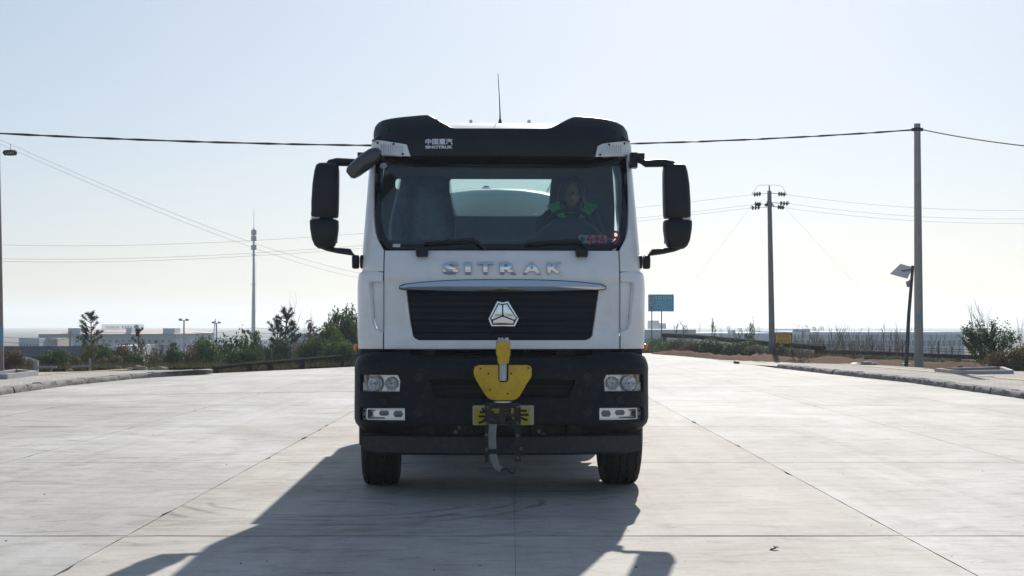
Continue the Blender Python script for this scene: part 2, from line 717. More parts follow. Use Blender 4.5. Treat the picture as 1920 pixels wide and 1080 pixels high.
DIRT = mat('red_dirt', (0.10, 0.050, 0.030), 0.95, var=0.35, scale=1.2, bump=0.8, bscale=9, coord='Position', spec=0.03)
RUST = mat('rusty_steel', (0.16, 0.085, 0.05), 0.85, var=0.35, scale=9, spec=0.15)
LEAF_DK = mat('leaf_dark_green', (0.042, 0.082, 0.030), 0.6, var=0.35, scale=2.5, island=0.45, spec=0.15, trans=0.38)
LEAF_MD = mat('leaf_mid_green', (0.075, 0.12, 0.035), 0.6, var=0.3, scale=2.5, island=0.45, spec=0.15, trans=0.38)
LEAF_YL = mat('leaf_yellow_green', (0.10, 0.10, 0.026), 0.6, var=0.3, scale=2.5, island=0.4, spec=0.15, trans=0.38)
LEAF_BR = mat('leaf_dry_brown', (0.13, 0.092, 0.050), 0.7, var=0.35, scale=2.5, island=0.4, spec=0.15, trans=0.38)
LEAF_PU = mat('leaf_wine_brown', (0.10, 0.045, 0.04), 0.7, var=0.3, scale=2.5, island=0.4, spec=0.15, trans=0.38)
NEEDLE = mat('pine_needle', (0.035, 0.065, 0.03), 0.6, var=0.3, scale=2, island=0.45, spec=0.15)
BARK = mat('bark', (0.13, 0.105, 0.085), 0.9, var=0.25, scale=8, spec=0.15)
TWIG = mat('bare_twig', (0.17, 0.14, 0.12), 0.9, var=0.25, scale=6, spec=0.15)
GRASSM = mat('dry_grass', (0.22, 0.18, 0.085), 0.8, var=0.3, scale=1.5, island=0.4, spec=0.15)


# ------------------------------------------------------------------ terrain
def edge_y(x):
    return pwl([(-200, 47), (-17, 47), (-10, 46), (7, 79), (10, 78), (16, 68), (30, 60), (200, 60)], x)


def terrain_z(x, y):
    s = y - edge_y(x)
    z = -0.17
    if s > 0:
        z -= 9.0 * (1 - math.exp(-s / 42.0)) * sstep(0, 4, s)
    if y < -66:
        z += 2.6 * sstep(-66, -80, y) + 0.8 * noise.noise((x * 0.06, y * 0.06, 3))
    d = abs(x)
    if s <= 0 and d > 40:
        z += 1.2 * sstep(40, 70, d) * (0.5 + noise.noise((x * 0.03, y * 0.03, 9)))
    z += 0.10 * noise.noise((x * 0.5, y * 0.5, 0)) * sstep(1, 8, s)
    return z


def make_terrain():
    xs = [-3600, -2200, -1200, -700, -400, -260, -180, -120] + [-90 + 6 * i for i in range(31)] + [120, 180, 260, 400, 700, 1200, 2200, 3600]
    ys = [-800, -400, -200, -120, -90] + [-75 + 5 * i for i in range(24)] + [46 + 3 * i for i in range(30)] + [140, 150, 165, 185, 210, 240, 280, 330, 400, 520, 700, 1000, 1500, 2300, 3600]
    vs = [(x, y, terrain_z(x, y)) for y in ys for x in xs]
    n = len(xs)
    fs = [(j * n + i, j * n + i + 1, (j + 1) * n + i + 1, (j + 1) * n + i) for j in range(len(ys) - 1) for i in range(n - 1)]
    m = mat('scrub_ground', (0.10, 0.08, 0.05), 0.95, var=0.3, scale=0.25, bump=0.6, bscale=3, coord='Position', col2=(0.08, 0.09, 0.045), spec=0.03)
    tag(raw_obj('terrain', vs, fs, m, smooth=True), kind='structure')


make_terrain()

# ------------------------------------------------------------------ road of cast concrete slabs
XJ, YJ, SX, SY = 0.02, 9.93, 2.67, 5.25
KL = [(-13.4, -14.0), gnd(-60, 748).to_2d(), gnd(0, 741).to_2d(), gnd(130, 723).to_2d(), gnd(250, 710.5).to_2d(), gnd(402, 700).to_2d()]
KR = [gnd(1455, 690).to_2d(), gnd(1560, 702).to_2d(), gnd(1700, 717).to_2d(), gnd(1920, 748).to_2d(), gnd(2000, 759).to_2d(), (13.2, -14.0)]
FAR = gnd(1214, 662).to_2d()
RE = gnd(1335, 673).to_2d()
ROAD = [tuple(p) for p in KL] + [tuple(FAR), tuple(RE)] + [tuple(p) for p in KR]      # clockwise from above


def clip(poly, ax, val, keep_less):
    out = []
    for i in range(len(poly)):
        a, b = poly[i], poly[(i + 1) % len(poly)]
        ia = (a[ax] <= val) if keep_less else (a[ax] >= val)
        ib = (b[ax] <= val) if keep_less else (b[ax] >= val)
        if ia:
            out.append(a)
        if ia != ib:
            t = (val - a[ax]) / (b[ax] - a[ax])
            out.append((lin(a[0], b[0], t), lin(a[1], b[1], t)))
    return out


def poly_area(p):
    return abs(sum(p[i][0] * p[(i + 1) % len(p)][1] - p[(i + 1) % len(p)][0] * p[i][1] for i in range(len(p)))) / 2


def make_road():
    m = MATS['slab_concrete']
    fill = mat('joint_filler', (0.035, 0.032, 0.03), 0.95, var=0.3, scale=3)
    mb = MB()
    mb.bm.faces.new([mb.bm.verts.new((x, y, -0.022)) for x, y in ROAD[::-1]])
    road = tag(mb.build('road', fill, smooth=0), kind='structure')
    for i in range(-7, 8):
        for j in range(-5, 15):
            x0, x1, y0, y1 = XJ + SX * i, XJ + SX * (i + 1), YJ + SY * j, YJ + SY * (j + 1)
            q = [p for p in ROAD]
            for ax, v, less in ((0, x0, False), (0, x1, True), (1, y0, False), (1, y1, True)):
                q = clip(q, ax, v, less)
                if len(q) < 3:
                    break
            if len(q) < 3 or poly_area(q) < 0.05:
                continue
            # walk the outline with small steps so that the joint edges can be ragged
            near = j < 4
            pts = []
            for k in range(len(q)):
                a, b = Vector(q[k]), Vector(q[(k + 1) % len(q)])
                L = (b - a).length
                if L < 1e-4:
                    continue
                st = max(1, int(L / (0.22 if near else 1.3)))
                nrm = Vector((-(b - a).y, (b - a).x)).normalized()
                c = sum((Vector(w) for w in q), Vector((0, 0))) / len(q)
                if nrm.dot(c - a) < 0:
                    nrm = -nrm
                along_x = abs((b - a).x) > abs((b - a).y)
                mid = (not along_x) and abs(a.x - XJ) < .05
                gap = (0.020 if abs(a.y - YJ) < .1 else 0.011) if along_x else 0.0012 if mid else 0.0035
                for s in range(st):
                    p = a.lerp(b, s / st)
                    g = gap
                    if near and not mid:
                        w = noise.noise((p.x * 2.3, p.y * 2.3, i * 3.1 + j * 1.7))
                        g = gap * (.35 + .8 * (noise.noise((p.x * .9, p.y * .9, i + j * 2.3)) + .5)) + max(0, w) * 0.008 + (0.018 if w > 0.5 else 0) + abs(noise.noise((p.x * 9, p.y * 9, 5))) * 0.005
                    pts.append(p + nrm * (g if 0 < s else gap))
            mb = MB()
            top = [mb.bm.verts.new((p.x, p.y, 0)) for p in pts]
            low = [mb.bm.verts.new((p.x, p.y, -0.05)) for p in pts]
            f = mb.bm.faces.new(top)
            for k in range(len(top)):
                mb.bm.faces.new((top[k], low[k], low[(k + 1) % len(top)], top[(k + 1) % len(top)]))
            o = mb.build('slab', m, road, smooth=0)
            # each lane has its own tint, the first to the right lightest
            o.color = {-1: (1.04, 1.0, .95, 1), 0: (1.04, 1.005, .96, 1), 1: (1.10, 1.105, 1.11, 1), 2: (1.06, 1.055, 1.04, 1), -2: (1.02, 1.025, 1.04, 1), -3: (1.03, 1.03, 1.04, 1)}.get(i, (1.05, 1.04, 1.02, 1))
    return road


make_road()


def yard():
    mb = MB()
    mb.bm.faces.new([mb.bm.verts.new(p) for p in ((-30, -70, -.01), (30, -70, -.01), (13.2, -14.05, -.01), (-13.4, -14.05, -.01))])
    tag(mb.build('yard', MATS['slab_concrete'], smooth=0), kind='structure')


yard()


def kerb_run(path, name, seed):
    rr = random.Random(seed)
    path = [Vector(p) for p in path]
    mb = MB()
    # footing strip under the stones
    for a, b in zip(path, path[1:]):
        d = (b - a).normalized()
        nn = Vector((-d.y, d.x)) * (1 if name == 'kerb' else 1)
        mb.quad([(a.x, a.y, -0.03), (b.x, b.y, -0.03), ((b + nn * 0.28).x, (b + nn * 0.28).y, -0.03), ((a + nn * 0.28).x, (a + nn * 0.28).y, -0.03)])
    k = tag(mb.build(name, CEMENT, smooth=0), kind='structure')
    # 7 stone shapes, shared
    shapes = []
    for s in range(7):
        m2 = MB()
        rings = []
        for q in range(9):
            u = q / 8.0
            jit = lambda a: rr.uniform(-a, a)
            rings.append([Vector((u, 0.0 + jit(.014), -0.02)), Vector((u, 0.008 + jit(.022), 0.055 + jit(.02))), Vector((u, 0.035 + jit(.022), 0.115 + jit(.016))),
                          Vector((u, 0.10 + jit(.01), 0.138 + jit(.008))), Vector((u, 0.26, 0.13 + jit(.006))), Vector((u, 0.26, -0.02))])
        m2.loft(rings)
        o = m2.build('kerb_stone', KERB, smooth=50)
        shapes.append(o.data)
        bpy.data.objects.remove(o)
    for a, b in zip(path, path[1:]):
        L = (b - a).length
        cnt = max(1, round(L / 1.0))
        ang = math.atan2((b - a).y, (b - a).x)
        for q in range(cnt):
            p = a.lerp(b, q / cnt)
            o = bpy.data.objects.new('kerb_stone', rr.choice(shapes))
            COL.objects.link(o)
            o.parent = k
            o.location = (p.x + rr.uniform(-.015, .015), p.y, rr.uniform(-.012, .012))
            o.rotation_euler = (0, 0, ang + rr.uniform(-.006, .006))
            o.scale = (L / cnt * 0.992, 1, 1)
    return k


kerb_run(KL, 'kerb', 3)             # walks away from the camera: +90 degrees turns outwards (left)
kerb_run(KR, 'kerb', 5)


def pavement(path, outer, name):
    path = [Vector(p) for p in path]
    mb = MB()
    ins = []
    for i, p in enumerate(path):
        d = (path[min(i + 1, len(path) - 1)] - path[max(i - 1, 0)]).normalized()
        ins.append(p + Vector((-d.y, d.x)) * 0.24)
    vs = [mb.bm.verts.new((p.x, p.y, 0.125)) for p in ins] + [mb.bm.verts.new((x, y, 0.125)) for x, y in outer]
    f = mb.bm.faces.new(vs)
    bmesh.ops.triangulate(mb.bm, faces=[f])
    bmesh.ops.recalc_face_normals(mb.bm, faces=mb.bm.faces)
    o = tag(mb.build(name, MATS['paver_field'], smooth=0), kind='structure')
    # yellowish tactile strip, 4 mm proud, one strip of ribbed tiles
    t = MB()
    off = 2.1
    for i, (a, b) in enumerate(zip(path, path[1:])):
        d = (b - a).normalized()
        nn = Vector((-d.y, d.x))
        L = (b - a).length
        for q in range(int(L / 0.3)):
            if a.lerp(b, q * 0.3 / L).y < 22:
                continue
            p = a + d * (q * 0.3) + nn * off
            c = p + d * 0.14 + nn * 0.14
            t.box((c.x, c.y, 0.130), (0.284, 0.284, 0.012), Matrix.Rotation(math.atan2(d.y, d.x), 3, 'Z'))
    s = t.build('tactile_paving', mat('tactile_tile', (0.42, 0.31, 0.15), 0.85, var=0.2, scale=3), o, smooth=0)
    s['kind'] = 'stuff'
    return o


pavement(KL, [gnd(402, 693.5, .125).to_2d(), gnd(300, 694, .125).to_2d(), gnd(60, 698, .125).to_2d(), gnd(-300, 700, .125).to_2d(), (-34, -14)], 'pavement')
pavement(KR, [(34, -14), gnd(2300, 704, .125).to_2d(), gnd(1905, 696, .125).to_2d(), gnd(1740, 690, .125).to_2d(), gnd(1640, 684, .125).to_2d(), gnd(1490, 680.5, .125).to_2d()], 'pavement')


def verge():
    """the strip of reddish bare earth along the far right edge, heaped a little"""
    near = [gnd(1222, 664.0), gnd(1290, 669), gnd(1345, 675), gnd(1400, 678), gnd(1490, 681), gnd(1640, 684.5), gnd(1740, 691), gnd(1905, 697), gnd(2150, 702)]
    far = [gnd(1226, 662.5), gnd(1290, 665), gnd(1345, 668), gnd(1400, 670), gnd(1490, 672), gnd(1640, 676), gnd(1740, 683), gnd(1905, 690), gnd(2150, 696)]
    vs, fs = [], []
    n, k = 8, 12
    rows = []
    for a in range(len(near) - 1):
        for s in range(k):
            t = s / k
            p, q = near[a].lerp(near[a + 1], t), far[a].lerp(far[a + 1], t)
            rows.append((p, q))
    for p, q in rows:
        for j in range(n + 1):
            c = p.lerp(q, j / n)
            h = 0.24 * math.sin(math.pi * min(1, (j + .15) / n)) * (0.6 + 0.8 * noise.noise((c.x * .7, c.y * .7, 1))) + 0.08 * noise.noise((c.x * 3, c.y * 3, 4))
            vs.append((c.x, c.y, -0.03 + max(0, h) * (0 if j in (0,) else 1)))
    for i in range(len(rows) - 1):
        for j in range(n):
            a = i * (n + 1) + j
            fs.append((a, a + n + 1, a + n + 2, a + 1))
    tag(raw_obj('dirt_verge', vs, fs, DIRT, smooth=True), kind='structure')


verge()


def sand_apron():
    """pale sand washed between the slabs and the earth bank"""
    pts = [gnd(1335, 671.5), gnd(1400, 676), gnd(1490, 679), gnd(1492, 681.5), gnd(1456, 687), gnd(1398, 683), gnd(1340, 674.5)]
    mb = MB()
    mb.bm.faces.new([mb.bm.verts.new((p.x, p.y, 0.006)) for p in pts])
    tag(mb.build('sand_apron', mat('pale_sand', (0.50, 0.44, 0.36), 0.95, var=0.15, scale=1.5, coord='Position'), smooth=0), kind='structure')


sand_apron()

# ------------------------------------------------------------------ the lorry
# local frame: x from its centre line, y from the bumper's face backwards, z up
TX, TY = -0.08, 12.0
truck = empty('tanker_truck', (TX, TY, 0), R(1.5),
              'white cab-over tanker truck with black visor and yellow front jet, facing the camera', 'truck')


def tp(px, py, y):
    p = at(px, py, TY + y)
    return Vector((p.x - TX, y, p.z))


def xz(pts, y):
    return [(tp(px, py, y).x, tp(px, py, y).z) for px, py in pts]


def sect(Wf, Yf, Rc, bulge=0.03):
    """surface of a body with plan outline: flat front, round corners, straight sides; u runs round it"""
    def mp(u, z):
        W, Y = Wf(z), Yf(z)
        a = W - Rc
        s = 1 if u >= 0 else -1
        t = abs(u)
        b = bulge * (min(t, a) / a) ** 2
        if t <= a:
            return (s * t, Y + b, z)
        th = (t - a) / Rc
        if th <= math.pi / 2:
            return (s * (a + Rc * math.sin(th)), Y + b + Rc * (1 - math.cos(th)), z)
        return (s * W, Y + b + Rc + (t - a - Rc * math.pi / 2), z)
    return mp


def mir(loop):
    return [(-u, v) for u, v in loop][::-1]


def rrect(x0, x1, z0, z1, r, n=4):
    out = []
    for cx, cz, a0 in ((x1 - r, z1 - r, 0), (x0 + r, z1 - r, 90), (x0 + r, z0 + r, 180), (x1 - r, z0 + r, 270)):
        for k in range(n + 1):
            a = R(a0 + 90 * k / n)
            out.append((cx + r * math.cos(a), cz + r * math.sin(a)))
    return out


Wup = lambda z: pwl([(1.85, 1.20), (2.1, 1.197), (2.6, 1.172), (2.87, 1.157), (3.05, 1.13), (3.2, 1.09)], z)
Yup = lambda z: pwl([(1.2, .13), (1.75, .125), (1.95, .15), (2.08, .20), (2.87, .44), (3.3, .60)], z)
Wlo = lambda z: pwl([(1.2, 1.222), (1.32, 1.234), (1.8, 1.238), (1.88, 1.228), (1.93, 1.205)], z)
cab_up = sect(Wup, Yup, 0.22)
cab_lo = sect(Wlo, Yup, 0.24)


def inner(mp, d):
    def f(u, z):
        x, y, zz = mp(u, z)
        return (x * (1 - d * 0.8), y + d, zz)
    return f


# --- windscreen, its black edge band, and the white shell with pillars and doors
ws_r = [(.944, 2.087), (.985, 2.103), (1.017, 2.137), (1.05, 2.185), (1.072, 2.235), (1.09, 2.31), (1.102, 2.40), (1.116, 2.62), (1.126, 2.93)]
ws = [(-.944, 2.087)] + ws_r + mir(ws_r)[:-1]
scr = panel('windscreen', [ws], inner(cab_up, .012), MATS['windscreen_glass'], truck, th=.006, du=.12, dv=.12, bev=0)
hole_r = [(.90, 2.135), (.95, 2.15), (.985, 2.185), (1.022, 2.26), (1.048, 2.40), (1.068, 2.62), (1.080, 2.835)]
hole = [(-.90, 2.135)] + hole_r + mir(hole_r)[:-1]
FRIT = mat('screen_edge_band', (0.008, 0.010, 0.012), 0.15, var=0.1)
panel('screen_band', [ws, hole], inner(cab_up, .006), FRIT, scr, th=.004, du=.12, dv=.12, bev=0)

for s in (1, -1):
    f = (lambda L: L) if s > 0 else mir
    shell = [(1.003, 1.90), (1.003, 2.085), (1.028, 2.125), (1.062, 2.178), (1.084, 2.232), (1.102, 2.31), (1.114, 2.40), (1.128, 2.62), (1.138, 2.93), (1.14, 3.06),
             (2.72, 3.06), (2.72, 1.90)]
    win = [(1.52, 2.17), (1.62, 2.14), (2.36, 2.14), (2.42, 2.2), (2.42, 2.78), (2.36, 2.84), (1.70, 2.84), (1.64, 2.80)]
    sh = panel('cab_side', [f(shell), f(win)], cab_up, WHITE, truck, th=.03, du=.06, dv=.1, bev=.004)
    panel('side_window', [f(win)], inner(cab_up, .012), MATS['window_glass'], sh, th=.006, du=.2, dv=.3, bev=0)
    # lower side below the belt line, with the wheel arch
    low = [(1.50, 1.20), (1.50, 1.885), (2.72, 1.885), (2.72, 1.20)]
    dr = panel('door_skin', [f(low)], cab_lo, WHITE, truck, th=.03, du=.1, dv=.1, bev=.004)
    hx = s * 1.245
    MB().box((hx, 1.45, 1.72), (.03, .18, .035)).build('door_handle', NAVY, dr, bevel=.008)
    # corner air guide with its scoop
    cor = [(1.003, 1.243), (1.003, 1.892), (1.10, 1.905), (1.30, 1.897), (1.36, 1.88), (1.492, 1.86), (1.492, 1.28), (1.38, 1.243)]
    scoop = [(1.012, 1.385), (1.075, 1.415), (1.095, 1.46), (1.135, 1.80), (1.125, 1.812), (1.012, 1.815)]
    cp = panel('corner_panel', [f(cor), f(scoop)], cab_lo, WHITE, truck, th=.045, du=.05, dv=.08, bev=.006)
    sc_b = [(1.006, 1.37), (1.08, 1.40), (1.11, 1.46), (1.15, 1.82), (1.006, 1.825)]
    panel('scoop', [f(sc_b)], inner(cab_lo, .038), WHITE, cp, th=.01, du=.05, dv=.08, bev=0)

# --- front hatch with the grille opening
def hatch(u, z):
    x, y, zz = cab_up(u, z)
    t = abs(u)
    # pressed hollows that run on from the corner scoops, and the swage line above
    y += 0.020 * sstep(.74, .90, t) * sstep(1.33, 1.43, z) * (1 - sstep(1.80, 1.815, z))
    y -= 0.012 * sstep(.80, 1.0, t) * sstep(1.82, 1.86, z) * (1 - sstep(1.89, 1.905, z))
    return (x, y, zz)


GY = .125
g_out = xz([(762, 543), (769, 600), (775, 630), (779, 635), (786, 638), (1100, 638), (1107, 635), (1112, 630), (1117, 600), (1125, 543)], GY)
g_out = g_out[::-1]
ht = [(-.993, 1.243), (.993, 1.243), (.993, 2.078), (-.993, 2.078)]
hatch_o = panel('front_hatch', [ht, g_out[::-1]], hatch, WHITE, truck, th=.03, du=.055, dv=.035, bev=.004)

flat = lambda y: (lambda u, z: (u, y + .03 * u * u, z))
g_in = [(u * .985, lin(1.53, z, .98)) for u, z in g_out]
gr = panel('grille', [g_out[::-1]], flat(.175), NAVY, truck, th=.02, du=.2, dv=.2, bev=0)
for k, (pz, hh) in enumerate(((549, 7), (559, 9), (572, 7), (583.5, 10), (598, 6), (608.5, 9), (621, 6), (631, 9))):
    p0, p1 = tp(942, pz - hh / 2, GY).z, tp(942, pz + hh / 2, GY).z
    zc = (p0 + p1) / 2
    t = (zc - tp(942, 638, GY).z) / (tp(942, 543, GY).z - tp(942, 638, GY).z)
    xa, xb = lin(tp(778, 0, GY).x, tp(763, 0, GY).x, t) + .004, lin(tp(1108, 0, GY).x, tp(1124, 0, GY).x, t) - .004
    m = MB()
    rings = []
    for q in range(13):
        x = lin(xa, xb, q / 12)
        yy = .138 + .03 * x * x
        d = .03 if k % 2 else .024
        rings.append([Vector((x, yy + .03, p1)), Vector((x, yy + .006, p1)), Vector((x, yy, lin(p1, p0, .3))), Vector((x, yy + d * .35, p0)), Vector((x, yy + .034, p0))])
    m.loft(rings)
    m.build('slat', NAVY, gr, smooth=25)
# honeycomb inserts behind the slats
hx = MB()
for x0, x1, za, zb in ((835, 930, 607, 623), (955, 1058, 607, 623), (842, 870, 577, 592), (1018, 1050, 577, 592)):
    a, b = tp(x0, zb, .15), tp(x1, za, .15)
    nx, nz_ = int((b.x - a.x) / .014), max(2, int((b.z - a.z) / .012))
    for i in range(nx):
        for j in range(nz_):
            x = a.x + (i + .5 * (j % 2)) * (b.x - a.x) / nx
            z = a.z + j * (b.z - a.z) / nz_
            hx.box((x, .17 + .03 * x * x, z), (.006, .012, .009))
o = hx.build('grille_mesh', STEEL, gr, smooth=0)
o['kind'] = 'stuff'

# chrome blade over the grille
m = MB()
rings = []
for q in range(41):
    px = lin(750.5, 1136.5, q / 40)
    t = abs(px - 943.5) / 193.0
    top = lin(525, 535.0, t ** 3)
    bot = lin(546, 541.8, t ** 2)
    if t > .985:
        top, bot = 537.5, 540.8
    x = tp(px, 540, .08).x
    z1, z0 = tp(px, top, .08).z, tp(px, bot, .08).z
    zm = lin(z0, z1, .42)
    y0 = .075 + .030 * x * x
    rings.append([Vector((x, y0 + .10, z1 - .002)), Vector((x, y0 + (z1 - zm) * .52, z1)), Vector((x, y0 + (z1 - zm) * .22, lin(z1, zm, .5))), Vector((x, y0 + .002, lin(z1, zm, .92))),
                  Vector((x, y0, zm)), Vector((x, y0 + (zm - z0) * .16, lin(zm, z0, .45))), Vector((x, y0 + (zm - z0) * .50, z0)), Vector((x, y0 + .10, z0 + .002))])
m.loft(rings)
m.build('chrome_blade', CHROME, hatch_o, smooth=24)
m = MB()
m.loft([[Vector((v_.x + (.008 if q > 38 else -.008 if q < 2 else 0), yy, v_.z + dz)) for v_, yy, dz in ((r[0], r[0].y, .007), (r[1], r[1].y + .018, .007), (r[6], r[6].y + .03, -.006), (r[7], r[7].y, -.006))] for q, r in enumerate(rings)])
m.build('blade_outline', BLACK, hatch_o, smooth=24)  # black strip added as the dark outline around the blade

# chrome letters, each a little domed
for ch, x0, x1 in (('S', 832, 860.5), ('I', 873, 883.5), ('T', 896, 926), ('R', 938.5, 969), ('A', 981, 1015), ('K', 1027, 1057)):
    a, b = tp(x0, 515, .15), tp(x1, 491, .15)
    mb = fit_text(ch, a.x, b.x, a.z, b.z, 0, .022, .03)
    bm = mb.bm
    for q in range(1, 8):
        bmesh.ops.bisect_plane(bm, geom=bm.verts[:] + bm.edges[:] + bm.faces[:], dist=1e-5, plane_co=(0, 0, lin(a.z, b.z, q / 8)), plane_no=(0, 0, 1))
    zc, hh = (a.z + b.z) / 2, (b.z - a.z) / 2
    for v in bm.verts:
        base = cab_up(v.co.x, v.co.z)[1]
        if v.co.y < .01:
            v.co.y = base - .012 - .013 * (1 - ((v.co.z - zc - .12 * hh) / hh) ** 2)
        else:
            v.co.y = base + .004
    mb.build('letter', CHROME, hatch_o, smooth=28)

# emblem
ey = .118
em_out = xz([(933, 564.5), (943, 567), (953.5, 564.5), (973.5, 597.5), (966, 612), (922, 612), (916.5, 597.5)], ey)
em_mid = xz([(934.5, 568.5), (943, 570.2), (952, 568.5), (970, 597.2), (963.8, 609), (924, 609), (920, 597.2)], ey)
panel('emblem', [em_out, em_mid[::-1]], flat(ey - .006), CHROME, hatch_o, th=.02, du=.3, dv=.3, bev=.0015)
panel('emblem_field', [em_out], flat(ey + .006), BLACK, hatch_o, th=.015, du=.3, dv=.3, bev=0)
for fac in ([(935.6, 570.2), (942.0, 571.6), (942.0, 589), (940.2, 592.2), (923.5, 599.6), (921.8, 597.4)],
            [(951, 570.2), (944.4, 571.6), (944.4, 589), (946.2, 592.2), (964.8, 600.2), (968.4, 597.4)],
            [(925.2, 601.2), (940.6, 594.6), (943.2, 594.0), (946, 594.6), (964.2, 601.8), (962.4, 607.2), (925.6, 607.2)]):
    panel('emblem_facet', [xz(fac, ey)], (lambda u, z: (u, ey - .004 - .09 * (z - 1.535) ** 2 + .6 * (z - 1.535) ** 2 + .03 * u * u, z)), CHROME, hatch_o, th=.012, du=.03, dv=.012, bev=.001)

# --- visor over the screen, roof lamps in its ends
def visor(x, z):
    t = abs(x)
    y = pwl([(2.8, .335), (2.9, .325), (3.05, .34), (3.15, .385), (3.22, .44), (3.3, .53), (3.4, .62)], z) + .05 * x * x
    k = max(0.0, min(.985, (t - .84) / .30))
    y += .30 * (1 - math.sqrt(1 - k * k))
    return (x, y, z)


VY = .42
VPX = [(773, 294), (766, 269.5), (735, 265), (712, 261.5), (704, 260), (704, 250), (707, 238), (713, 230), (722, 225.5), (735, 222.5), (760, 219), (785, 216.5), (803, 215), (809, 216),
            (820, 222), (836, 231.5), (848, 238.5), (856, 240), (1028, 240), (1036, 238.5), (1050, 231.5), (1066, 223), (1077, 218), (1085, 216.8), (1110, 218.5), (1140, 222), (1160, 227.5),
            (1173, 235), (1180, 245), (1183, 258), (1183, 261), (1170, 262.5), (1130, 267.5), (1122, 272), (1117.5, 294)]


def on_visor(px, py):
    """the point of the visor's face that this pixel of the photograph shows"""
    y = VY
    for _ in range(4):
        p = tp(px, py, y)
        y = visor(p.x, p.z)[1]
    return (p.x, p.z)


v_out = [on_visor(*q) for q in VPX]
panel('visor', [v_out[::-1]], visor, NAVY, truck, du=.07, dv=.05, bev=.012, back=(0, .30, -.03), smooth=45)
vis = truck.children[-1]
for lp in ([(702, 261.8), (713, 263), (735, 266.5), (765, 271), (772, 294), (700.5, 294), (700, 275)],
           [(1118.6, 294), (1123, 273), (1131, 269), (1170, 264.2), (1185, 262.8), (1188, 275), (1188.5, 294)]):
    L = [on_visor(*q) for q in lp]
    if L[1][0] > 0:
        L = L[::-1] if False else L
    lamp = panel('roof_lamp', [L], lambda u, z: (visor(u, z)[0], visor(u, z)[1] + .004, z), LAMPW, truck, th=.05, du=.05, dv=.05, bev=.005)
    sgn = 1 if L[2][0] > 0 else -1
    rb = MB()
    for k in range(11):
        x = sgn * (.845 + .020 * k)
        zt = tp(0, lin(271, 264.5, k / 11), VY).z - .02
        p = visor(x, 2.95)
        rb.box((x, p[1] - .001, (2.915 + zt) / 2), (.007, .012, zt - 2.915))
    rb.build('lamp_rib', LAMPW, lamp, smooth=0, bevel=.002, seg=1)
    for sx, sz in ((.85, 2.915), (.93, 3.005), (1.085, 2.91), (1.075, 3.03)):
        p = visor(sgn * sx, sz)
        MB().lathe([(.001, -.006), (.009, -.006), (.010, 0), (.010, .01)], (p[0], p[1], p[2]), 'y', 10).build('screw', BLACK, lamp)
for px in (732.5, 1155.5):
    c = tp(px, 245, VY)
    p = visor(c.x, c.z)
    MB().lathe([(.001, -.002), (.013, -.004), (.017, -.007), (.019, -.002), (.019, .012)], p, 'y', 14).build('plug', BLACK, vis)

# lettering on the visor
a, b = tp(800, 273.2, VY), tp(852, 262, VY)
SILVERL = mat('silver_lettering', (0.72, 0.74, 0.78), 0.4, metal=0.3, var=0.05)
for txt, y0, y1, of in (('中国重汽', 273.4, 262.2, .028), ('SINOTRUK', 281, 275.2, .045)):
    a, b = tp(800.5, y0, VY), tp(851.5, y1, VY)
    mb = fit_text(txt, a.x, b.x, a.z, b.z, 0, .02, of)
    for v in mb.bm.verts:
        v.co.y = visor(v.co.x, v.co.z)[1] - (.004 if v.co.y < .01 else -.004)
    mb.build('lettering', SILVERL, vis, smooth=20)

# --- roof, aerial, roof brackets
m = MB()
nx, ny = 28, 16
grid = []
for j in range(ny + 1):
    y = lin(.50, 2.06, j / ny)
    row = []
    for i in range(nx + 1):
        x = lin(-1.128, 1.128, i / nx)
        q = 1 - abs(x / 1.128) ** 7
        w = min(1.0, sstep(.40, .78, y)) * (1 - .55 * sstep(1.95, 2.08, y))
        row.append(Vector((x, y, 3.05 + max(0, q) ** .6 * (.06 + .135 * w))))
    grid.append(row)
rv = [[m.bm.verts.new(p) for p in r] for r in grid]
for j in range(ny):
    for i in range(nx):
        m.bm.faces.new((rv[j][i], rv[j][i + 1], rv[j + 1][i + 1], rv[j + 1][i]))
roof = m.build('roof', WHITE, truck, smooth=40)
b0 = tp(942.5, 232, .9)
m = MB()
m.lathe([(.022, -.02), (.020, 0.0), (.012, .03), (.007, .05), (.006, .09)], (b0.x, b0.y, b0.z), 'z', 10)
tpz = tp(938.5, 138, .9)
m.tube([(b0.x, .9, b0.z + .08), (lin(b0.x, tpz.x, .5) + .004, .9, lin(b0.z, tpz.z, .5)), (tpz.x, .9, tpz.z)], [.006, .004, .003], 6)
m.build('aerial', BLACK, roof)
for px in (888, 997):
    c = tp(px, 229, .95)
    MB().box((c.x, .95, c.z), (.028, .05, .035)).box((c.x + .03 * (1 if px < 940 else -1), .95, c.z - .012), (.10, .03, .006)).build('roof_bracket', SILVER, roof, bevel=.003)

# --- rear wall of the cab with its windows, floor, seats, dash, wheel
rw = [(-1.11, 1.25), (1.11, 1.25), (1.13, 2.6), (1.10, 3.10), (-1.10, 3.10), (-1.13, 2.6)]
w1 = rrect(-.475, .62, 2.51, 2.865, .03)
w2 = rrect(-1.00, -.72, 2.76, 2.865, .03)
back = panel('rear_wall', [rw, w1[::-1], w2[::-1]], lambda u, z: (u, 1.95, z), INNER, truck, th=.06, du=.5, dv=.5, bev=0)
panel('rear_window', [w1], lambda u, z: (u, 1.985, z), MATS['window_glass'], truck, th=.005, du=.5, dv=.5, bev=0)
panel('rear_window', [w2], lambda u, z: (u, 1.985, z), MATS['window_glass'], truck, th=.005, du=.5, dv=.5, bev=0)
MB().box((.07, 1.935, 2.503), (1.12, .02, .012)).build('window_rail', SILVER, back)
MB().box((0, 1.1, 1.32), (2.3, 1.75, .06)).build('cab_floor', INNERD, truck)
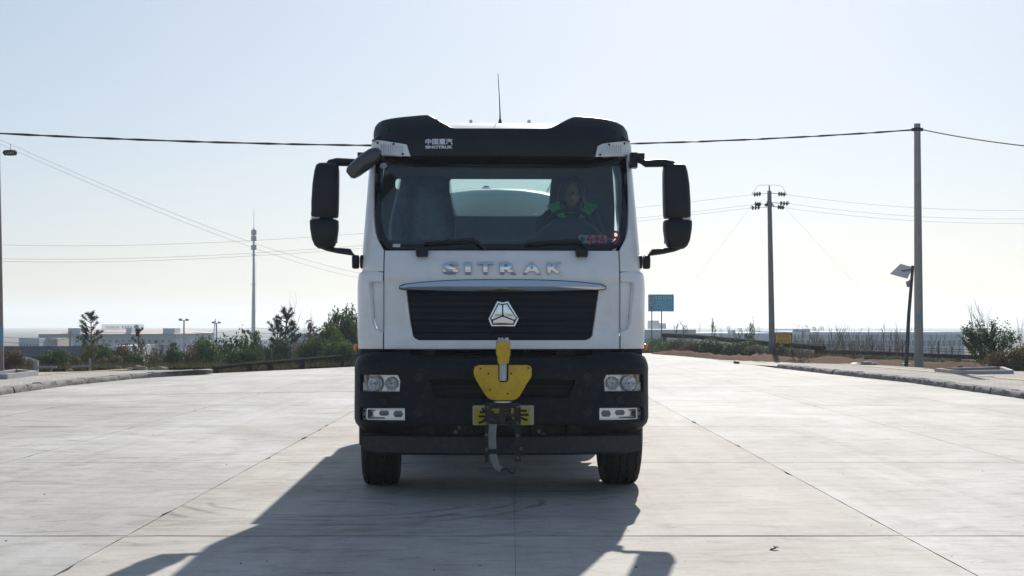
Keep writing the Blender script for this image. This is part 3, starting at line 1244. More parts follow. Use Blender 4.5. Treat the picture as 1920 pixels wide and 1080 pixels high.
MB().box((0, 1.25, 3.03), (2.16, 1.35, .03)).build('headliner', INNER, truck, bevel=.01)
MB().box((0, .62, 2.905), (2.08, .20, .10)).build('header_shelf', INNERD, truck, bevel=.03)
m = MB()
rings = []
for q in range(25):
    x = lin(-1.1, 1.1, q / 24)
    hump = .20 * math.exp(-((x - .60) / .27) ** 4) + .02
    r2 = [(.26, 1.5), (.25, 2.08), (.34, 2.13), (.46, 2.16 + hump * .75), (.60, 2.17 + hump), (.74, 2.15 + hump * .9), (.84, 2.06 + hump * .3), (.86, 1.5)]
    rings.append([Vector((x, y + .04 * x * x, z)) for y, z in r2])
m.loft(rings)
dash = m.build('dashboard', INNERD, truck, smooth=50)


def seat(x, film, top=1.0):
    m = MB()
    rings = []
    for z, w, d, y in ((1.86, .26, .075, 1.30), (2.05, .285, .08, 1.33), (2.25, .29, .075, 1.37), (2.42, .285, .07, 1.40), (2.52, .268, .06, 1.42), (2.60, .25, .055, 1.43), (2.70, .235, .05, 1.44), (2.81, .215, .045, 1.45), (2.835, .19, .03, 1.45)):
        w *= 1 if z < 2.5 else top
        rings.append([Vector((x + w * c, y + d * s_ - (.03 if abs(c) > .8 else 0), z)) for c, s_ in ((1, -.9), (.8, -1), (.3, -.75), (-.3, -.75), (-.8, -1), (-1, -.9), (-1, .9), (-.7, 1), (.7, 1), (1, .9))])
    m.loft(rings)
    s_ = m.build('seat', film, truck, smooth=50)
    m = MB()
    m.loft([[Vector((x + w * c, y, z)) for c, z in ((1, 1.74), (1, 1.86), (.8, 1.90), (-.8, 1.90), (-1, 1.86), (-1, 1.74))] for y, w in ((.84, .24), (.88, .27), (1.3, .27), (1.42, .25))])
    m.box((x, 1.12, 1.54), (.36, .40, .40))
    m.build('seat_cushion', film, s_, bevel=.01)
    return s_


seat_p = seat(-.70, FILM)
seat_d = seat(.62, INNERD, .62)
# loose clear-film skirt of the passenger seat
m = MB()
rings = []
for z, w in ((2.08, .335), (2.2, .33), (2.35, .32), (2.45, .305), (2.58, .28), (2.70, .255), (2.82, .235)):
    rings.append([Vector((-.70 + w * math.cos(t) * (1 + .03 * math.sin(9 * t + z * 7)), 1.33 + .13 * math.sin(t) + .06 * (z - 2.1), z)) for t in [R(180 + 15 * k) for k in range(13)]])
m.loft(rings, cap=False, closed=False)
m.build('film_cover', glass('clear_film', (0.60, 0.66, 0.68), 1.5, 0.18), seat_p, smooth=60)
MB().box((-.70, 1.29, 2.40), (.055, .004, .016)).build('seat_tag', mat('tag_grey', (.25, .26, .27), .6), seat_p)
m = MB()
cw = Vector((.61, .86, 2.28))
tilt = Matrix.Rotation(R(-58), 3, 'X')
ring = [cw + tilt @ Vector((.225 * math.cos(2 * math.pi * k / 28), .225 * math.sin(2 * math.pi * k / 28), 0)) for k in range(29)]
m.tube(ring, .017, 8)
m.lathe([(.001, -.03), (.06, -.03), (.075, -.01), (.06, .01), (.001, .015)], (0, 0, 0), 'z', 16)
for v in m.bm.verts:
    if v.co.length < .12:
        v.co = cw + tilt @ v.co
for ang in (90, 200, 340):
    m.tube([cw + tilt @ Vector((.05 * math.cos(R(ang)), .05 * math.sin(R(ang)), 0)), cw + tilt @ Vector((.22 * math.cos(R(ang)), .22 * math.sin(R(ang)), 0))], .014, 6)
m.build('steering_wheel', BLACK, truck, smooth=50)
for sx in (-1, 1):
    MB().box((sx * 1.07, .66, 2.5), (.06, .08, .8), Matrix.Rotation(R(-17), 3, 'X')).build('pillar_trim', INNER, truck, bevel=.015)

# stickers and papers behind the glass
PAPER = mat('paper_white', (.55, .58, .60), .7, var=.08)
INK = mat('ink_dark', (.03, .035, .05), .6)
REDINK = mat('ink_red', (.38, .02, .05), .5)


def on_glass(mb, d):
    """lay a flat mesh built in the x-z plane against the windscreen"""
    for v in mb.bm.verts:
        v.co.y = cab_up(v.co.x, v.co.z)[1] + d + v.co.y
    return mb


def xzbox(px0, px1, py0, py1, yy):
    a, b = tp(px0, py1, yy), tp(px1, py0, yy)
    return a.x, b.x, a.z, b.z


x0, x1, z0, z1 = xzbox(1087, 1140, 440, 455, .24)
on_glass(MB().prism([(x0, z0), (x1, z0), (x1, z1), (x0, z1)], 0, .001), .022).build('paper_plate', PAPER, scr, smooth=0)
on_glass(fit_text('鲁A·KW1L', x0 + .012, x1 - .01, z0 + .008, z1 - .012, 0, .0005, .01), .0205).build('lettering', INK, scr, smooth=0)
for ch, (q0, q1, q2, q3) in zip('5049', ((1104, 1112, 441, 459), (1117, 1125, 440, 456), (1127, 1136, 438, 458), (1149, 1165, 431, 459))):
    a0, a1, b0_, b1 = xzbox(q0, q1, q2, q3, .24)
    mbx = fit_text(ch, a0, a1, b0_, b1, 0, .0008, .01)
    on_glass(mbx, .0045).build('painted_digit', REDINK, scr, smooth=0)
x0, x1, z0, z1 = xzbox(738, 752, 457.5, 463.5, .22)
on_glass(MB().prism([(x0, z0), (x1, z0), (x1, z1), (x0, z1)], 0, .001), .001).build('glass_label', PAPER, scr, smooth=0)
x0, x1, z0, z1 = xzbox(714, 727.5, 304, 315, .40)
cx_, cz_ = (x0 + x1) / 2, (z0 + z1) / 2
on_glass(MB().prism([(cx_ + (x1 - x0) / 2 * math.cos(k * math.pi / 8), cz_ + (z1 - z0) / 2 * math.sin(k * math.pi / 8)) for k in range(16)], 0, .001), .0025).build('round_sticker', PAPER, scr, smooth=0)
on_glass(fit_text('CCC', x0 + .008, x1 - .008, z0 + .014, z1 - .014, 0, .0005, .01), .0015).build('lettering', INK, scr, smooth=0)

# --- wipers
for s, piv, tip, elb in ((1, (793, 470), (798, 456), (888, 449)), (2, (1092, 470), (988, 456.5), (1084, 450))):
    m = MB()
    p = tp(piv[0], 474, .20)
    m.loft([[Vector((p.x + w * c, .165 + d, z)) for c, d in ((-1, 0), (-.85, -.03), (.85, -.03), (1, 0), (1, .05), (-1, .05))] for z, w in ((p.z - .036, .043), (p.z - .03, .05), (p.z + .02, .055), (p.z + .035, .056))])
    w_ = m.build('wiper', NAVY, truck, bevel=.005)
    a, e = tp(tip[0], tip[1], .21), tp(elb[0], elb[1], .21)
    pts = [a, a.lerp(e, .5), e] + ([tp(900, 457, .20), tp(910, 468, .17)] if s == 1 else [tp(1094, 457, .20), tp(1098, 468, .17)])
    m = MB()
    rings = []
    for i, (q, h) in enumerate(zip(pts, (.006, .012, .017, .016, .016))):
        yy = cab_up(q.x, q.z)[1] - .03
        rings.append([Vector((q.x, yy + dy, q.z + dz * h)) for dy, dz in ((-.01, -.6), (-.014, 0), (-.008, 1), (.008, 1), (.012, 0), (.008, -.8))])
    m.loft(rings)
    m.build('wiper_arm', BLACK, w_, smooth=50)
    m = MB()
    m.tube([Vector((a.x - .01, cab_up(a.x, a.z)[1] - .012, a.z - .012)), Vector((e.x, cab_up(e.x, e.z)[1] - .012, e.z - .014))], .008, 6)
    m.build('wiper_blade', BLACK, w_, smooth=50)


# --- outside mirrors
def housing(cx, y, secs, n=16):
    """secs: (z, x offset, half width, half depth)"""
    rings = []
    for z, ox, w, d in secs:
        ring = []
        for k in range(n):
            t = 2 * math.pi * k / n
            c, s_ = math.cos(t), math.sin(t)
            e = .5
            ring.append(Vector((cx + ox + w * math.copysign(abs(c) ** e, c), y + d * math.copysign(abs(s_) ** e, s_), z)))
        rings.append(ring)
    return MB().loft(rings)


for s in (-1, 1):
    my = .42
    zz = lambda py: tp(942, py, my).z
    ux = (tp(1268, 0, my).x + -tp(616, 0, my).x) / 2 * s
    def P(px, py, y=my):            # right hand pixels, mirrored for the other side
        p = tp(px, py, y)
        return Vector((p.x * s if s > 0 else -(p.x) , y, p.z))
    c = ux
    k = .00459
    secs = [(zz(409), 0.012 * s, .108, .09), (zz(405), .012 * s, .116, .10), (zz(380), .010 * s, .118, .108), (zz(345), .004 * s, .114, .11), (zz(322), -.004 * s, .106, .105), (zz(311), -.008 * s, .096, .09), (zz(307), -.012 * s, .075, .06)]
    mo = housing(c, my, secs).build('side_mirror', NAVY, truck, smooth=60)
    secs = [(zz(466), .012 * s, .06, .05), (zz(461), .012 * s, .088, .085), (zz(450), .014 * s, .108, .10), (zz(430), .016 * s, .122, .105), (zz(416), .018 * s, .124, .10), (zz(412.5), .018 * s, .116, .085)]
    housing(c, my, secs).build('lower_housing', NAVY, mo, smooth=60)
    housing(c, my, [(zz(413), .0, .06, .04), (zz(407), .0, .06, .04)]).build('mirror_neck', BLACK, mo)
    for za, zb, wd in ((zz(402), zz(314), .09), (zz(455), zz(419), .095)):
        MB().box((c + .01 * s, my + .112, (za + zb) / 2), (wd * 2, .006, abs(zb - za))).build('mirror_glass', CHROME, mo, bevel=.002)
    # arms
    m = MB()
    pts = [Vector((s * 1.165, .50, zz(296))), Vector((s * 1.21, .46, zz(298.5))), Vector((s * 1.25, .44, zz(305.5))), Vector((s * 1.34, my, zz(305))), Vector((s * 1.42, my, zz(304.5))), Vector((s * 1.49, my, zz(307))), Vector((s * 1.52, my, zz(313)))]
    rings = []
    for i, p in enumerate(pts):
        hgt = (.028, .032, .033, .036, .036, .03, .018)[i]
        rings.append([p + Vector((0, .05 * math.cos(2 * math.pi * q / 10), hgt * math.sin(2 * math.pi * q / 10))) for q in range(10)])
    m.loft(rings)
    m.build('upper_arm', NAVY, mo, smooth=60)
    MB().box((s * 1.195, .50, zz(291)), (.10, .10, .05)).box((s * 1.155, .52, zz(298)), (.06, .12, .13)).build('arm_bracket', NAVY, mo, bevel=.01)
    m = MB()
    pts = [Vector((s * 1.245, .42, zz(485))), Vector((s * 1.26, .42, zz(478))), Vector((s * 1.30, .42, zz(473))), Vector((s * 1.40, my, zz(470.5))), Vector((s * 1.50, my, zz(467))), Vector((s * 1.56, my, zz(464)))]
    rings = []
    for i, p in enumerate(pts):
        hgt = (.03, .03, .03, .027, .022, .012)[i]
        rings.append([p + Vector((0 if i > 1 else hgt * .8 * s * math.sin(2 * math.pi * q / 10), .045 * math.cos(2 * math.pi * q / 10), hgt * math.sin(2 * math.pi * q / 10) * (1 if i > 1 else .5))) for q in range(10)])
    m.loft(rings)
    m.build('lower_arm', NAVY, mo, smooth=60)
    for dx, wd in ((1.182, .072), (1.255, .062)):
        housing(s * dx, .42, [(zz(504), 0, wd * .35, .05), (zz(502), 0, wd * .47, .07), (zz(490), 0, wd * .5, .075), (zz(482), 0, wd * .49, .07), (zz(479), 0, wd * .40, .05)]).build('arm_foot', NAVY, mo, smooth=60)
    m = MB()
    m.ball((c + s * .105, my - .02, zz(401.5)), .036, 12, 8, (.75, 1.6, 1.05))
    m.build('reflector', RED, mo, smooth=60)
    MB().box((c + s * .09, my - .02, zz(409.5)), (.07, .12, .012)).build('repeater_lens', LAMPW, mo, bevel=.004)

# kerb mirror on the near-side top corner
a, b = tp(660, 326, .28), tp(713, 283, .22)
ax = (b - a).normalized()
up = Vector((-ax.z, 0, ax.x))
m = MB()
rings = []
L = (b - a).length
for t, w, d in ((-.07, .036, .04), (.0, .058, .06), (.14, .068, .08), (.5, .074, .095), (.8, .066, .085), (.95, .048, .06), (1.03, .022, .03)):
    c = a + ax * L * t
    ring = []
    for q in range(14):
        th = 2 * math.pi * q / 14
        ring.append(c + up * w * math.copysign(abs(math.cos(th)) ** .7, math.cos(th)) + Vector((0, d * math.copysign(abs(math.sin(th)) ** .7, math.sin(th)), 0)))
    rings.append(ring)
m.loft(rings)
km = m.build('kerb_mirror', mat('mirror_shell', (.035, .04, .052), .18, var=.15, coat=.6), truck, smooth=60)
m = MB()
m.tube([tp(696, 292, .42), tp(688, 296, .36), tp(682, 302, .30)], .03, 8)
m.build('kerb_mirror_arm', NAVY, km, smooth=60)

# --- bumper
Wb = lambda z: 1.250 - .10 * max(0, (.66 - z) / .11) ** 2 * .8 - .04 * max(0, (z - 1.08) / .12) ** 2
Yb = lambda z: .045 * max(0, (.66 - z) / .11) ** 2 + .05 * max(0, (z - 1.06) / .14) ** 2
bmp = sect(Wb, Yb, .24, .035)


def bumper(u, z):
    x, y, zz_ = bmp(u, z)
    t = abs(u)
    # shallow tray the head lamps sit in
    y += .014 * sstep(.80, .83, t) * (sstep(.862, .872, z) - sstep(1.055, 1.065, z))
    return (x, y, zz_)


half = [(.57, .612), (.64, .600), (.74, .572), (.86, .560), (1.2, .553), (1.45, .556), (1.72, .60), (1.72, 1.12), (1.45, 1.165), (1.28, 1.185), (1.18, 1.205), (1.10, 1.222), (.84, 1.222), (.76, 1.20), (.70, 1.172)]
b_out = [(-u, v) for u, v in half][::-1]
b_out = half + b_out
head = [(.858, .890), (.852, .985), (.872, 1.030), (1.205, 1.030), (1.216, 1.02), (1.216, .890)]
fog = [(.812, .648), (.812, .750), (.82, .755), (1.20, .755), (1.215, .742), (1.215, .66), (1.20, .648)]
cen = [(-.61, .985), (-.55, .845), (.55, .845), (.61, .985)]
bo = panel('bumper', [b_out, head, mir(head), fog, mir(fog), cen], bumper, BUMP, truck, th=.05, du=.05, dv=.035, bev=.007, smooth=45)
panel('intake_back', [[(-.66, .82), (.66, .82), (.66, 1.01), (-.66, 1.01)]], flat(.11), BLACK, bo, th=.02, du=.3, dv=.3, bev=0)
for z, h in ((.955, .018), (.915, .012), (.868, .018)):
    MB().box((0, .085, z), (1.16, .03, h)).build('intake_slat', BUMP, bo, bevel=.004)
for px, py in ((785, 708), (720, 752), (785, 773.5), (1102, 707.5), (1164, 750.5), (1103, 773.5)):
    p = tp(px, py, 0)
    q = bumper(p.x, p.z)
    m = MB()
    m.lathe([(.001, .000), (.014, -.001), (.015, .008), (.019, .008), (.020, -.006), (.030, -.009), (.034, -.003), (.035, .012)], (q[0], q[1], q[2]), 'y', 18)
    m.build('plug', STEEL, bo, smooth=40)
# slotted strip and shelf along the top
m = MB()
for k in range(46):
    px = lin(820, 1066, k / 45)
    p = tp(px, 674, .05)
    m.box((p.x, .035, p.z), (.012, .02, .016))
o = m.build('slot_strip', BLACK, bo, smooth=0)
o['kind'] = 'stuff'
MB().box((0, .20, 1.175), (1.5, .22, .02)).build('bumper_shelf', BUMP, bo, bevel=.006)
# things in the gap under the hatch
m = MB()
for x, w, z in ((-.62, .10, 1.20), (-.3, .05, 1.215), (.22, .04, 1.22), (.55, .16, 1.20), (-.85, .12, 1.21), (.85, .14, 1.21)):
    m.box((x, .33, z), (w, .12, .07))
m.tube([(-.5, .28, 1.20), (-.1, .27, 1.215), (.35, .28, 1.20), (.48, .3, 1.235)], .012, 6)
m.build('latch_gear', STEEL, bo, smooth=30)
panel('radiator_shroud', [[(-1.1, .5), (1.1, .5), (1.1, 1.30), (-1.1, 1.30)]], lambda u, z: (u, .42, z), BLACK, truck, th=.03, du=.6, dv=.6, bev=0)

# head lamps and driving lamps
RIBG = mat('lamp_bowl', (.86, .86, .87), .16, metal=1.0, var=.05)
for s in (1, -1):
    f = (lambda L: L) if s > 0 else mir
    hb = [(.846, .884), (.846, 1.036), (1.228, 1.036), (1.228, .884)]
    hl = panel('headlamp', [f(hb)], inner(bumper, .05), LAMPC, truck, th=.01, du=.06, dv=.06, bev=0)
    for u, r_ in ((.926, .054), (1.066, .066)):
        q = Vector(bumper(u * s, .958))
        q2 = Vector(bumper((u + .03) * s, .958)) - Vector(bumper((u - .03) * s, .958))
        ang = math.atan2(q2.y, q2.x if q2.x else 1e-6) if s > 0 else math.atan2(-q2.y, -q2.x) if q2.x < 0 else 0
        m = MB()
        prof = [(r_, .006), (r_ * .97, .002), (r_ * .92, .006), (r_ * .7, .014), (r_ * .4, .020), (r_ * .2, .022), (r_ * .16, .016), (r_ * .10, .014), (.001, .014)]
        rg = []
        nseg = 36
        for (rr_, hh) in prof:
            rg.append([Vector((rr_ * math.cos(2 * math.pi * k / nseg), hh + (.004 if (k % 2 and .3 * r_ < rr_ < .95 * r_) else 0), rr_ * math.sin(2 * math.pi * k / nseg))) for k in range(nseg)])
        m.loft(rg, cap=False)
        for v in m.bm.verts:
            v.co = Matrix.Rotation(math.atan2(q2.y, abs(q2.x)) * s, 3, 'Z') @ v.co + q + Vector((0, .014, 0))
        m.build('reflector', RIBG, hl, smooth=20)
        m = MB()
        m.ball(q + Vector((0, .026, 0)), .008, 8, 6)
        m.build('bulb', INK, hl)
    # fluted front of the lower half
    m = MB()
    for k in range(26):
        u = (.90 + .011 * k)
        if abs(u - .99) < .022:
            continue
        q = bumper(u * s, .93)
        m.box((q[0], q[1] + .022, .930), (.004, .003, .055 + .02 * math.sin(k * 1.3)))
    m.build('lens_flute', LAMPW, hl, smooth=0)
    panel('lens', [f(head)], inner(bumper, .016), MATS['lamp_lens'], hl, th=.004, du=.06, dv=.06, bev=0)
    # driving lamp cluster
    fb = [(.806, .642), (.806, .762), (1.228, .762), (1.228, .642)]
    fl = panel('driving_lamp', [f(fb)], inner(bumper, .035), LAMPC, truck, th=.01, du=.05, dv=.05, bev=0)
    rim_i = [(.826, .664), (.826, .742), (1.14, .742), (1.15, .735), (1.15, .668), (1.14, .664)]
    rim_o = [(.816, .654), (.816, .752), (1.150, .752), (1.162, .740), (1.162, .664), (1.150, .654)]
    panel('lamp_rim', [f(rim_o), f(rim_i)], inner(bumper, .018), LAMPC, fl, th=.012, du=.06, dv=.06, bev=.002)
    for uc, w, h, zc in ((.885, .042, .026, .705), (1.005, .044, .021, .712)):
        hexp = [(uc - w, zc), (uc - w + .014, zc + h), (uc + w - .014, zc + h), (uc + w, zc), (uc + w - .014, zc - h), (uc - w + .014, zc - h)]
        panel('lamp_cell', [f(hexp[::-1])], inner(bumper, .022), mat('lamp_cell_grey', (.16, .165, .18), .22, metal=.5, var=.3, scale=40), fl, th=.01, du=.05, dv=.05, bev=.002)
    m = MB()
    for u0, u1, za, zb in ((1.07, 1.13, .728, .736), (.98, 1.13, .668, .676), (1.122, 1.13, .676, .728), (1.105, 1.11, .68, .72)):
        q = bumper((u0 + u1) / 2 * s, za)
        xa, xb = bumper(u0 * s, za)[0], bumper(u1 * s, za)[0]
        m.box(((xa + xb) / 2, q[1] + .03, (za + zb) / 2), (abs(xb - xa), .02, zb - za))
    m.build('lamp_channel', mat('lamp_channel_grey', (.10, .09, .09), .5), fl, smooth=0)
    brk = [(1.168, .652), (1.168, .750), (1.20, .752), (1.212, .74), (1.212, .662), (1.20, .650)]
    panel('lamp_bracket', [f(brk)], inner(bumper, .020), mat('bracket_grey', (.22, .24, .28), .45, metal=.4), fl, th=.006, du=.05, dv=.05, bev=.001)
    for zc in (.678, .726):
        q = bumper(1.188 * s, zc)
        MB().lathe([(.001, -.006), (.010, -.006), (.011, 0), (.011, .006)], (q[0] * .985, q[1] + .016, zc), 'y', 8).build('bolt', BLACK, fl)

# --- lower guard bar, bolts, tow gear, side markers, arches
m = MB()
rings = []
for q in range(21):
    px = lin(677, 1204, q / 20)
    t = abs(q - 10) / 10
    x = tp(px, 830, .08).x
    zt, zb = tp(942, 817 - 2 * t, .08).z, tp(942, 853.5 - (8 if t > .95 else 3 * t ** 4), .08).z
    y = .07 + .06 * t ** 4
    rings.append([Vector((x, y + .02, zb)), Vector((x, y, zb + .02)), Vector((x, y, zt - .015)), Vector((x, y + .015, zt)), Vector((x, y + .14, zt)), Vector((x, y + .14, zb))])
m.loft(rings)
gb = m.build('guard_bar', mat('guard_bar_paint', (.02, .021, .024), .5, var=.25, dirt=.15), truck, smooth=30)
for px, py in ((855, 810.5), (862, 802), (1011.5, 809), (1019.5, 815)):
    p = tp(px, py, .14)
    MB().lathe([(.001, -.012), (.011, -.012), (.012, -.004), (.018, -.003), (.018, .01)], p, 'y', 8).build('bolt', BOLT, gb)
m = MB()
for x in (-.62, -.30, .30, .62):
    m.box((x, .30, .57), (.09, .25, .14))
m.box((0, .35, .56), (1.9, .10, .12))
m.tube([(.56, .15, .53), (.56, .12, .60), (.58, .12, .61)], .02, 8)
m.build('front_crossmember', STEEL, truck, bevel=.006)
for s in (-1, 1):
    m = MB()
    m.ball((s * 1.262, .62, tp(942, 651, .62).z), .022, 10, 8, (1.1, 2.2, 1.5))
    m.build('side_marker', AMBER, truck, smooth=60)
    ar = MB()
    rings = []
    for k in range(15):
        t = R(-10 + 200 * k / 14)
        rings.append([Vector((s * (1.02 + dx), 1.20 - rr_ * math.cos(t), .52 + rr_ * math.sin(t))) for dx, rr_ in ((-.20, .60), (.205, .60), (.215, .63), (.205, .66), (-.20, .66))])
    ar.loft(rings)
    ar.build('wheel_arch', mat('arch_plastic', (.02, .024, .034), .5, var=.15), truck, smooth=50)
    MB().box((s * 1.13, .52, 1.16), (.16, .30, .24)).build('step_housing', MATS['arch_plastic'], truck, bevel=.02)
    MB().box((s * 1.10, .62, .50), (.20, .36, .16)).build('cab_step', STEEL, truck, bevel=.015)


# --- wheels
RIMM = mat('wheel_rim_paint', (.30, .30, .31), .5, metal=.4, var=.15, dirt=.3)


def wheel(cx, cy, r_, w, name, parent, steer=0.0):
    e = bpy.data.objects.new(name, None)
    COL.objects.link(e)
    e.parent = parent
    e.location = (cx, cy, r_)
    e.rotation_euler = (0, 0, steer)
    n = 72
    prof = [(-.40, .62), (-.50, .70), (-.5, .86), (-.47, .945), (-.44, .975), (-.40, .992), (-.34, .998), (-.335, .965), (-.295, .965), (-.29, 1.0), (-.13, 1.0), (-.125, .962), (-.085, .962), (-.08, 1.0),
            (.08, 1.0), (.085, .962), (.125, .962), (.13, 1.0), (.29, 1.0), (.295, .965), (.335, .965), (.34, .998), (.40, .992), (.44, .975), (.47, .945), (.5, .86), (.50, .70), (.40, .62)]
    rings = []
    for u, q in prof:
        ring = []
        for k in range(n):
            a = 2 * math.pi * k / n
            zig = .018 * (1 if k % 4 < 2 else -1) if .05 < abs(u) < .36 else 0
            rr_ = q - (.028 if (abs(u) >= .39 and abs(u) < .475 and k % 3 == 0 and q > .93) else 0)
            ring.append(Vector(((u + zig) * w, rr_ * r_ * math.cos(a), rr_ * r_ * math.sin(a))))
        rings.append(ring)
    rings.append(rings[0])
    MB().loft(rings, cap=False).build('tyre', TYRE, e, smooth=25)
    MB().lathe([(.30 * r_ / .52, -.40 * w), (.33 * r_ / .52, -.38 * w), (.31 * r_ / .52, -.1 * w), (.15, -.06 * w), (.14, -.20 * w), (.11, -.24 * w), (.001, -.24 * w)], (0, 0, 0), 'x', 28, cap=False).build('rim', RIMM, e, smooth=35)
    MB().lathe([(.30 * r_ / .52, .40 * w), (.33 * r_ / .52, .38 * w), (.31 * r_ / .52, .1 * w), (.15, .06 * w), (.14, .24 * w), (.11, .28 * w), (.001, .28 * w)], (0, 0, 0), 'x', 28, cap=False).build('rim', RIMM, e, smooth=35)
    for sd in (-1, 1):
        m_ = MB()
        for k in range(10):
            a = 2 * math.pi * k / 10
            m_.lathe([(.016, sd * .05 * w), (.016, sd * .16 * w), (.001, sd * .17 * w)], (0, .20 * math.cos(a), .20 * math.sin(a)), 'x', 6)
        m_.build('wheel_nuts', STEEL, e, smooth=0)
    return e


WR = .515
wheel(-1.075, 1.20, WR, .335, 'front_wheel', truck, R(1.0))
wheel(1.085, 1.20, WR, .335, 'front_wheel', truck, R(1.0))
for y in (5.0, 6.35):
    for x in (-1.07, -.74, .74, 1.07):
        wheel(x, y, WR, .29, 'rear_wheel', truck)
m = MB()
m.tube([(-.95, 1.20, .515), (-.6, 1.20, .47), (.6, 1.20, .47), (.95, 1.20, .515)], .06, 10)
m.tube([(-.95, 1.42, .48), (.95, 1.42, .48)], .025, 8)
m.build('front_axle', STEEL, truck)
m = MB()
for y in (5.0, 6.35):
    m.tube([(-1.0, y, .515), (1.0, y, .515)], .08, 10)
    m.ball((0, y, .515), .22, 14, 10)
m.build('rear_axle', STEEL, truck)
for s in (-1, 1):
    MB().box((s * .41, 4.0, .86), (.08, 7.2, .26)).build('chassis_rail', STEEL, truck, bevel=.01)
MB().box((0, 1.0, .85), (.7, 1.1, .7)).build('engine_block', STEEL, truck, bevel=.04)
MB().lathe([(.001, 0), (.26, 0), (.29, .03), (.29, .95), (.26, .98), (.001, .98)], (-.92, 2.6, .72), 'y', 24).build('fuel_tank', SILVER, truck)
MB().box((.95, 3.1, .75), (.42, .9, .5)).build('battery_box', STEEL, truck, bevel=.02)
for s in (-1, 1):
    m = MB()
    rings = []
    for y, z in ((4.3, .80), (4.4, 1.1), (4.7, 1.2), (6.65, 1.2), (6.95, 1.1), (7.05, .8)):
        rings.append([Vector((s * .62, y, z)), Vector((s * 1.22, y, z)), Vector((s * 1.22, y, z - .03)), Vector((s * .62, y, z - .03))])
    m.loft(rings)
    m.build('mudguard', BLACK, truck, smooth=50)

# --- tank body
def ell(y, a, b, zc, n=40):
    return [Vector((a * math.copysign(abs(math.cos(2 * math.pi * k / n)) ** .85, math.cos(2 * math.pi * k / n)), y, zc + b * math.copysign(abs(math.sin(2 * math.pi * k / n)) ** .85, math.sin(2 * math.pi * k / n)))) for k in range(n)]


zc = 1.98
m = MB().loft([ell(2.36, .5, .34, zc), ell(2.40, .95, .66, zc), ell(2.46, 1.12, .78, zc), ell(2.52, 1.19, .835, zc), ell(2.60, 1.22, .85, zc), ell(8.2, 1.22, .85, zc), ell(8.3, 1.1, .77, zc), ell(8.36, .5, .34, zc)])
tk = m.build('tank', TANK, truck, smooth=40)
m = MB()
for y in (2.66, 4.0, 5.4, 6.8, 8.1):
    m.loft([ell(y - .03, 1.236, .866, zc), ell(y + .03, 1.236, .866, zc)], cap=False)
m.build('tank_band', TANK, tk, smooth=40)
mh = tp(930, 343, 4.0)
MB().lathe([(.36, -.25), (.36, .0), (.40, .005), (.40, .03), (.34, .06), (.12, .085), (.001, .09)], (mh.x, 4.0, 2.86), 'z', 28).build('manhole_cover', TANK, tk)
MB().lathe([(.05, 0), (.05, .03), (.03, .05), (.001, .05)], (mh.x, 4.0, 2.94), 'z', 14).build('manhole_valve', SILVER, tk)
m = MB()
for s in (-1, 1):
    m.tube([(s * .62, 2.7, 2.72), (s * .62, 2.7, 3.0), (s * .62, 8.0, 3.0), (s * .62, 8.0, 2.72)], .018, 6)
m.build('walkway_rail', GALV, tk)
for s in (-1, 1):
    MB().box((s * .95, 5.3, 2.66), (.34, 5.3, .03), Matrix.Rotation(s * R(8), 3, 'Y')).build('catwalk', GALV, tk, bevel=.005)
    MB().box((s * .85, 5.3, 1.10), (.10, 5.0, .35)).build('tank_saddle', STEEL, tk)
MB().box((0, 2.2, 1.5), (1.9, .12, .9)).build('bulkhead', STEEL, truck, bevel=.02)

# --- yellow jet assembly on the nose
JY = -.33
m = MB()
pl = xz([(895, 684.5), (888, 688), (886, 695), (886.5, 703), (891, 713), (897, 723), (905, 736), (911, 744), (917, 748.5), (926, 750.5), (960, 750.5), (967, 748), (973, 742), (980, 730), (986, 719), (992, 711), (995, 704), (995, 691), (993, 687), (987, 684.5),
         (951.5, 684.5), (951.3, 712), (948, 716.5), (936, 716.5), (932.5, 712), (932.3, 684.5)], JY)
jp = panel('jet_plate', [pl], lambda u, z: (u, JY, z), YELLOW, truck, th=.014, du=.2, dv=.2, bev=.004)
for px, py in ((899, 691), (988.5, 690), (914, 700.5), (956.5, 700.5), (916.5, 731), (950, 738)):
    p = tp(px, py, JY)
    MB().lathe([(.001, -.004), (.006, -.004), (.008, -.001), (.009, .004)], p, 'y', 8).build('bolt', STEEL, jp)
m = MB()
p = lambda px, py: tp(px, py, JY)
x0, x1 = p(928, 0).x, p(955, 0).x
rings = []
for py, w0, w1 in ((681.5, 932, 951.5), (676, 930.8, 953), (668, 930.2, 953.5), (665.5, 928.2, 955), (643, 928, 955.2), (641, 929, 954)):
    z = p(0, py).z
    a, b = p(w0, py).x, p(w1, py).x
    c, hw = (a + b) / 2, (b - a) / 2
    rings.append([Vector((c + hw * cx, JY + .012 + .055 * cy_, z)) for cx, cy_ in ((-1, .8), (-1, -.7), (-.85, -1), (.85, -1), (1, -.7), (1, .8), (.8, 1), (-.8, 1))])
m.loft(rings)
sl = m.build('jet_sleeve', YELLOW, truck, bevel=.003)
m = MB()
c = p(941.5, 639)
m.lathe([(.052, -.01), (.055, .0), (.05, .012), (.03, .018), (.001, .018)], (c.x, JY + .012, c.z - .004), 'z', 14)
for k in range(7):
    a = 2 * math.pi * k / 7
    m.lathe([(.009, 0), (.009, .022), (.001, .024)], (c.x + .037 * math.cos(a), JY + .012 + .037 * math.sin(a), c.z + .002), 'z', 6)
m.build('sleeve_cap', SILVER, sl)
c0, c1 = p(941, 714), p(941, 680)
MB().lathe([(.030, 0), (.033, .02), (.033, c1.z - c0.z)], (c0.x, JY + .02, c0.z), 'z', 18).build('jet_stem', mat('painted_grey_stem', (.50, .51, .53), .4, metal=.3, var=.08), sl)
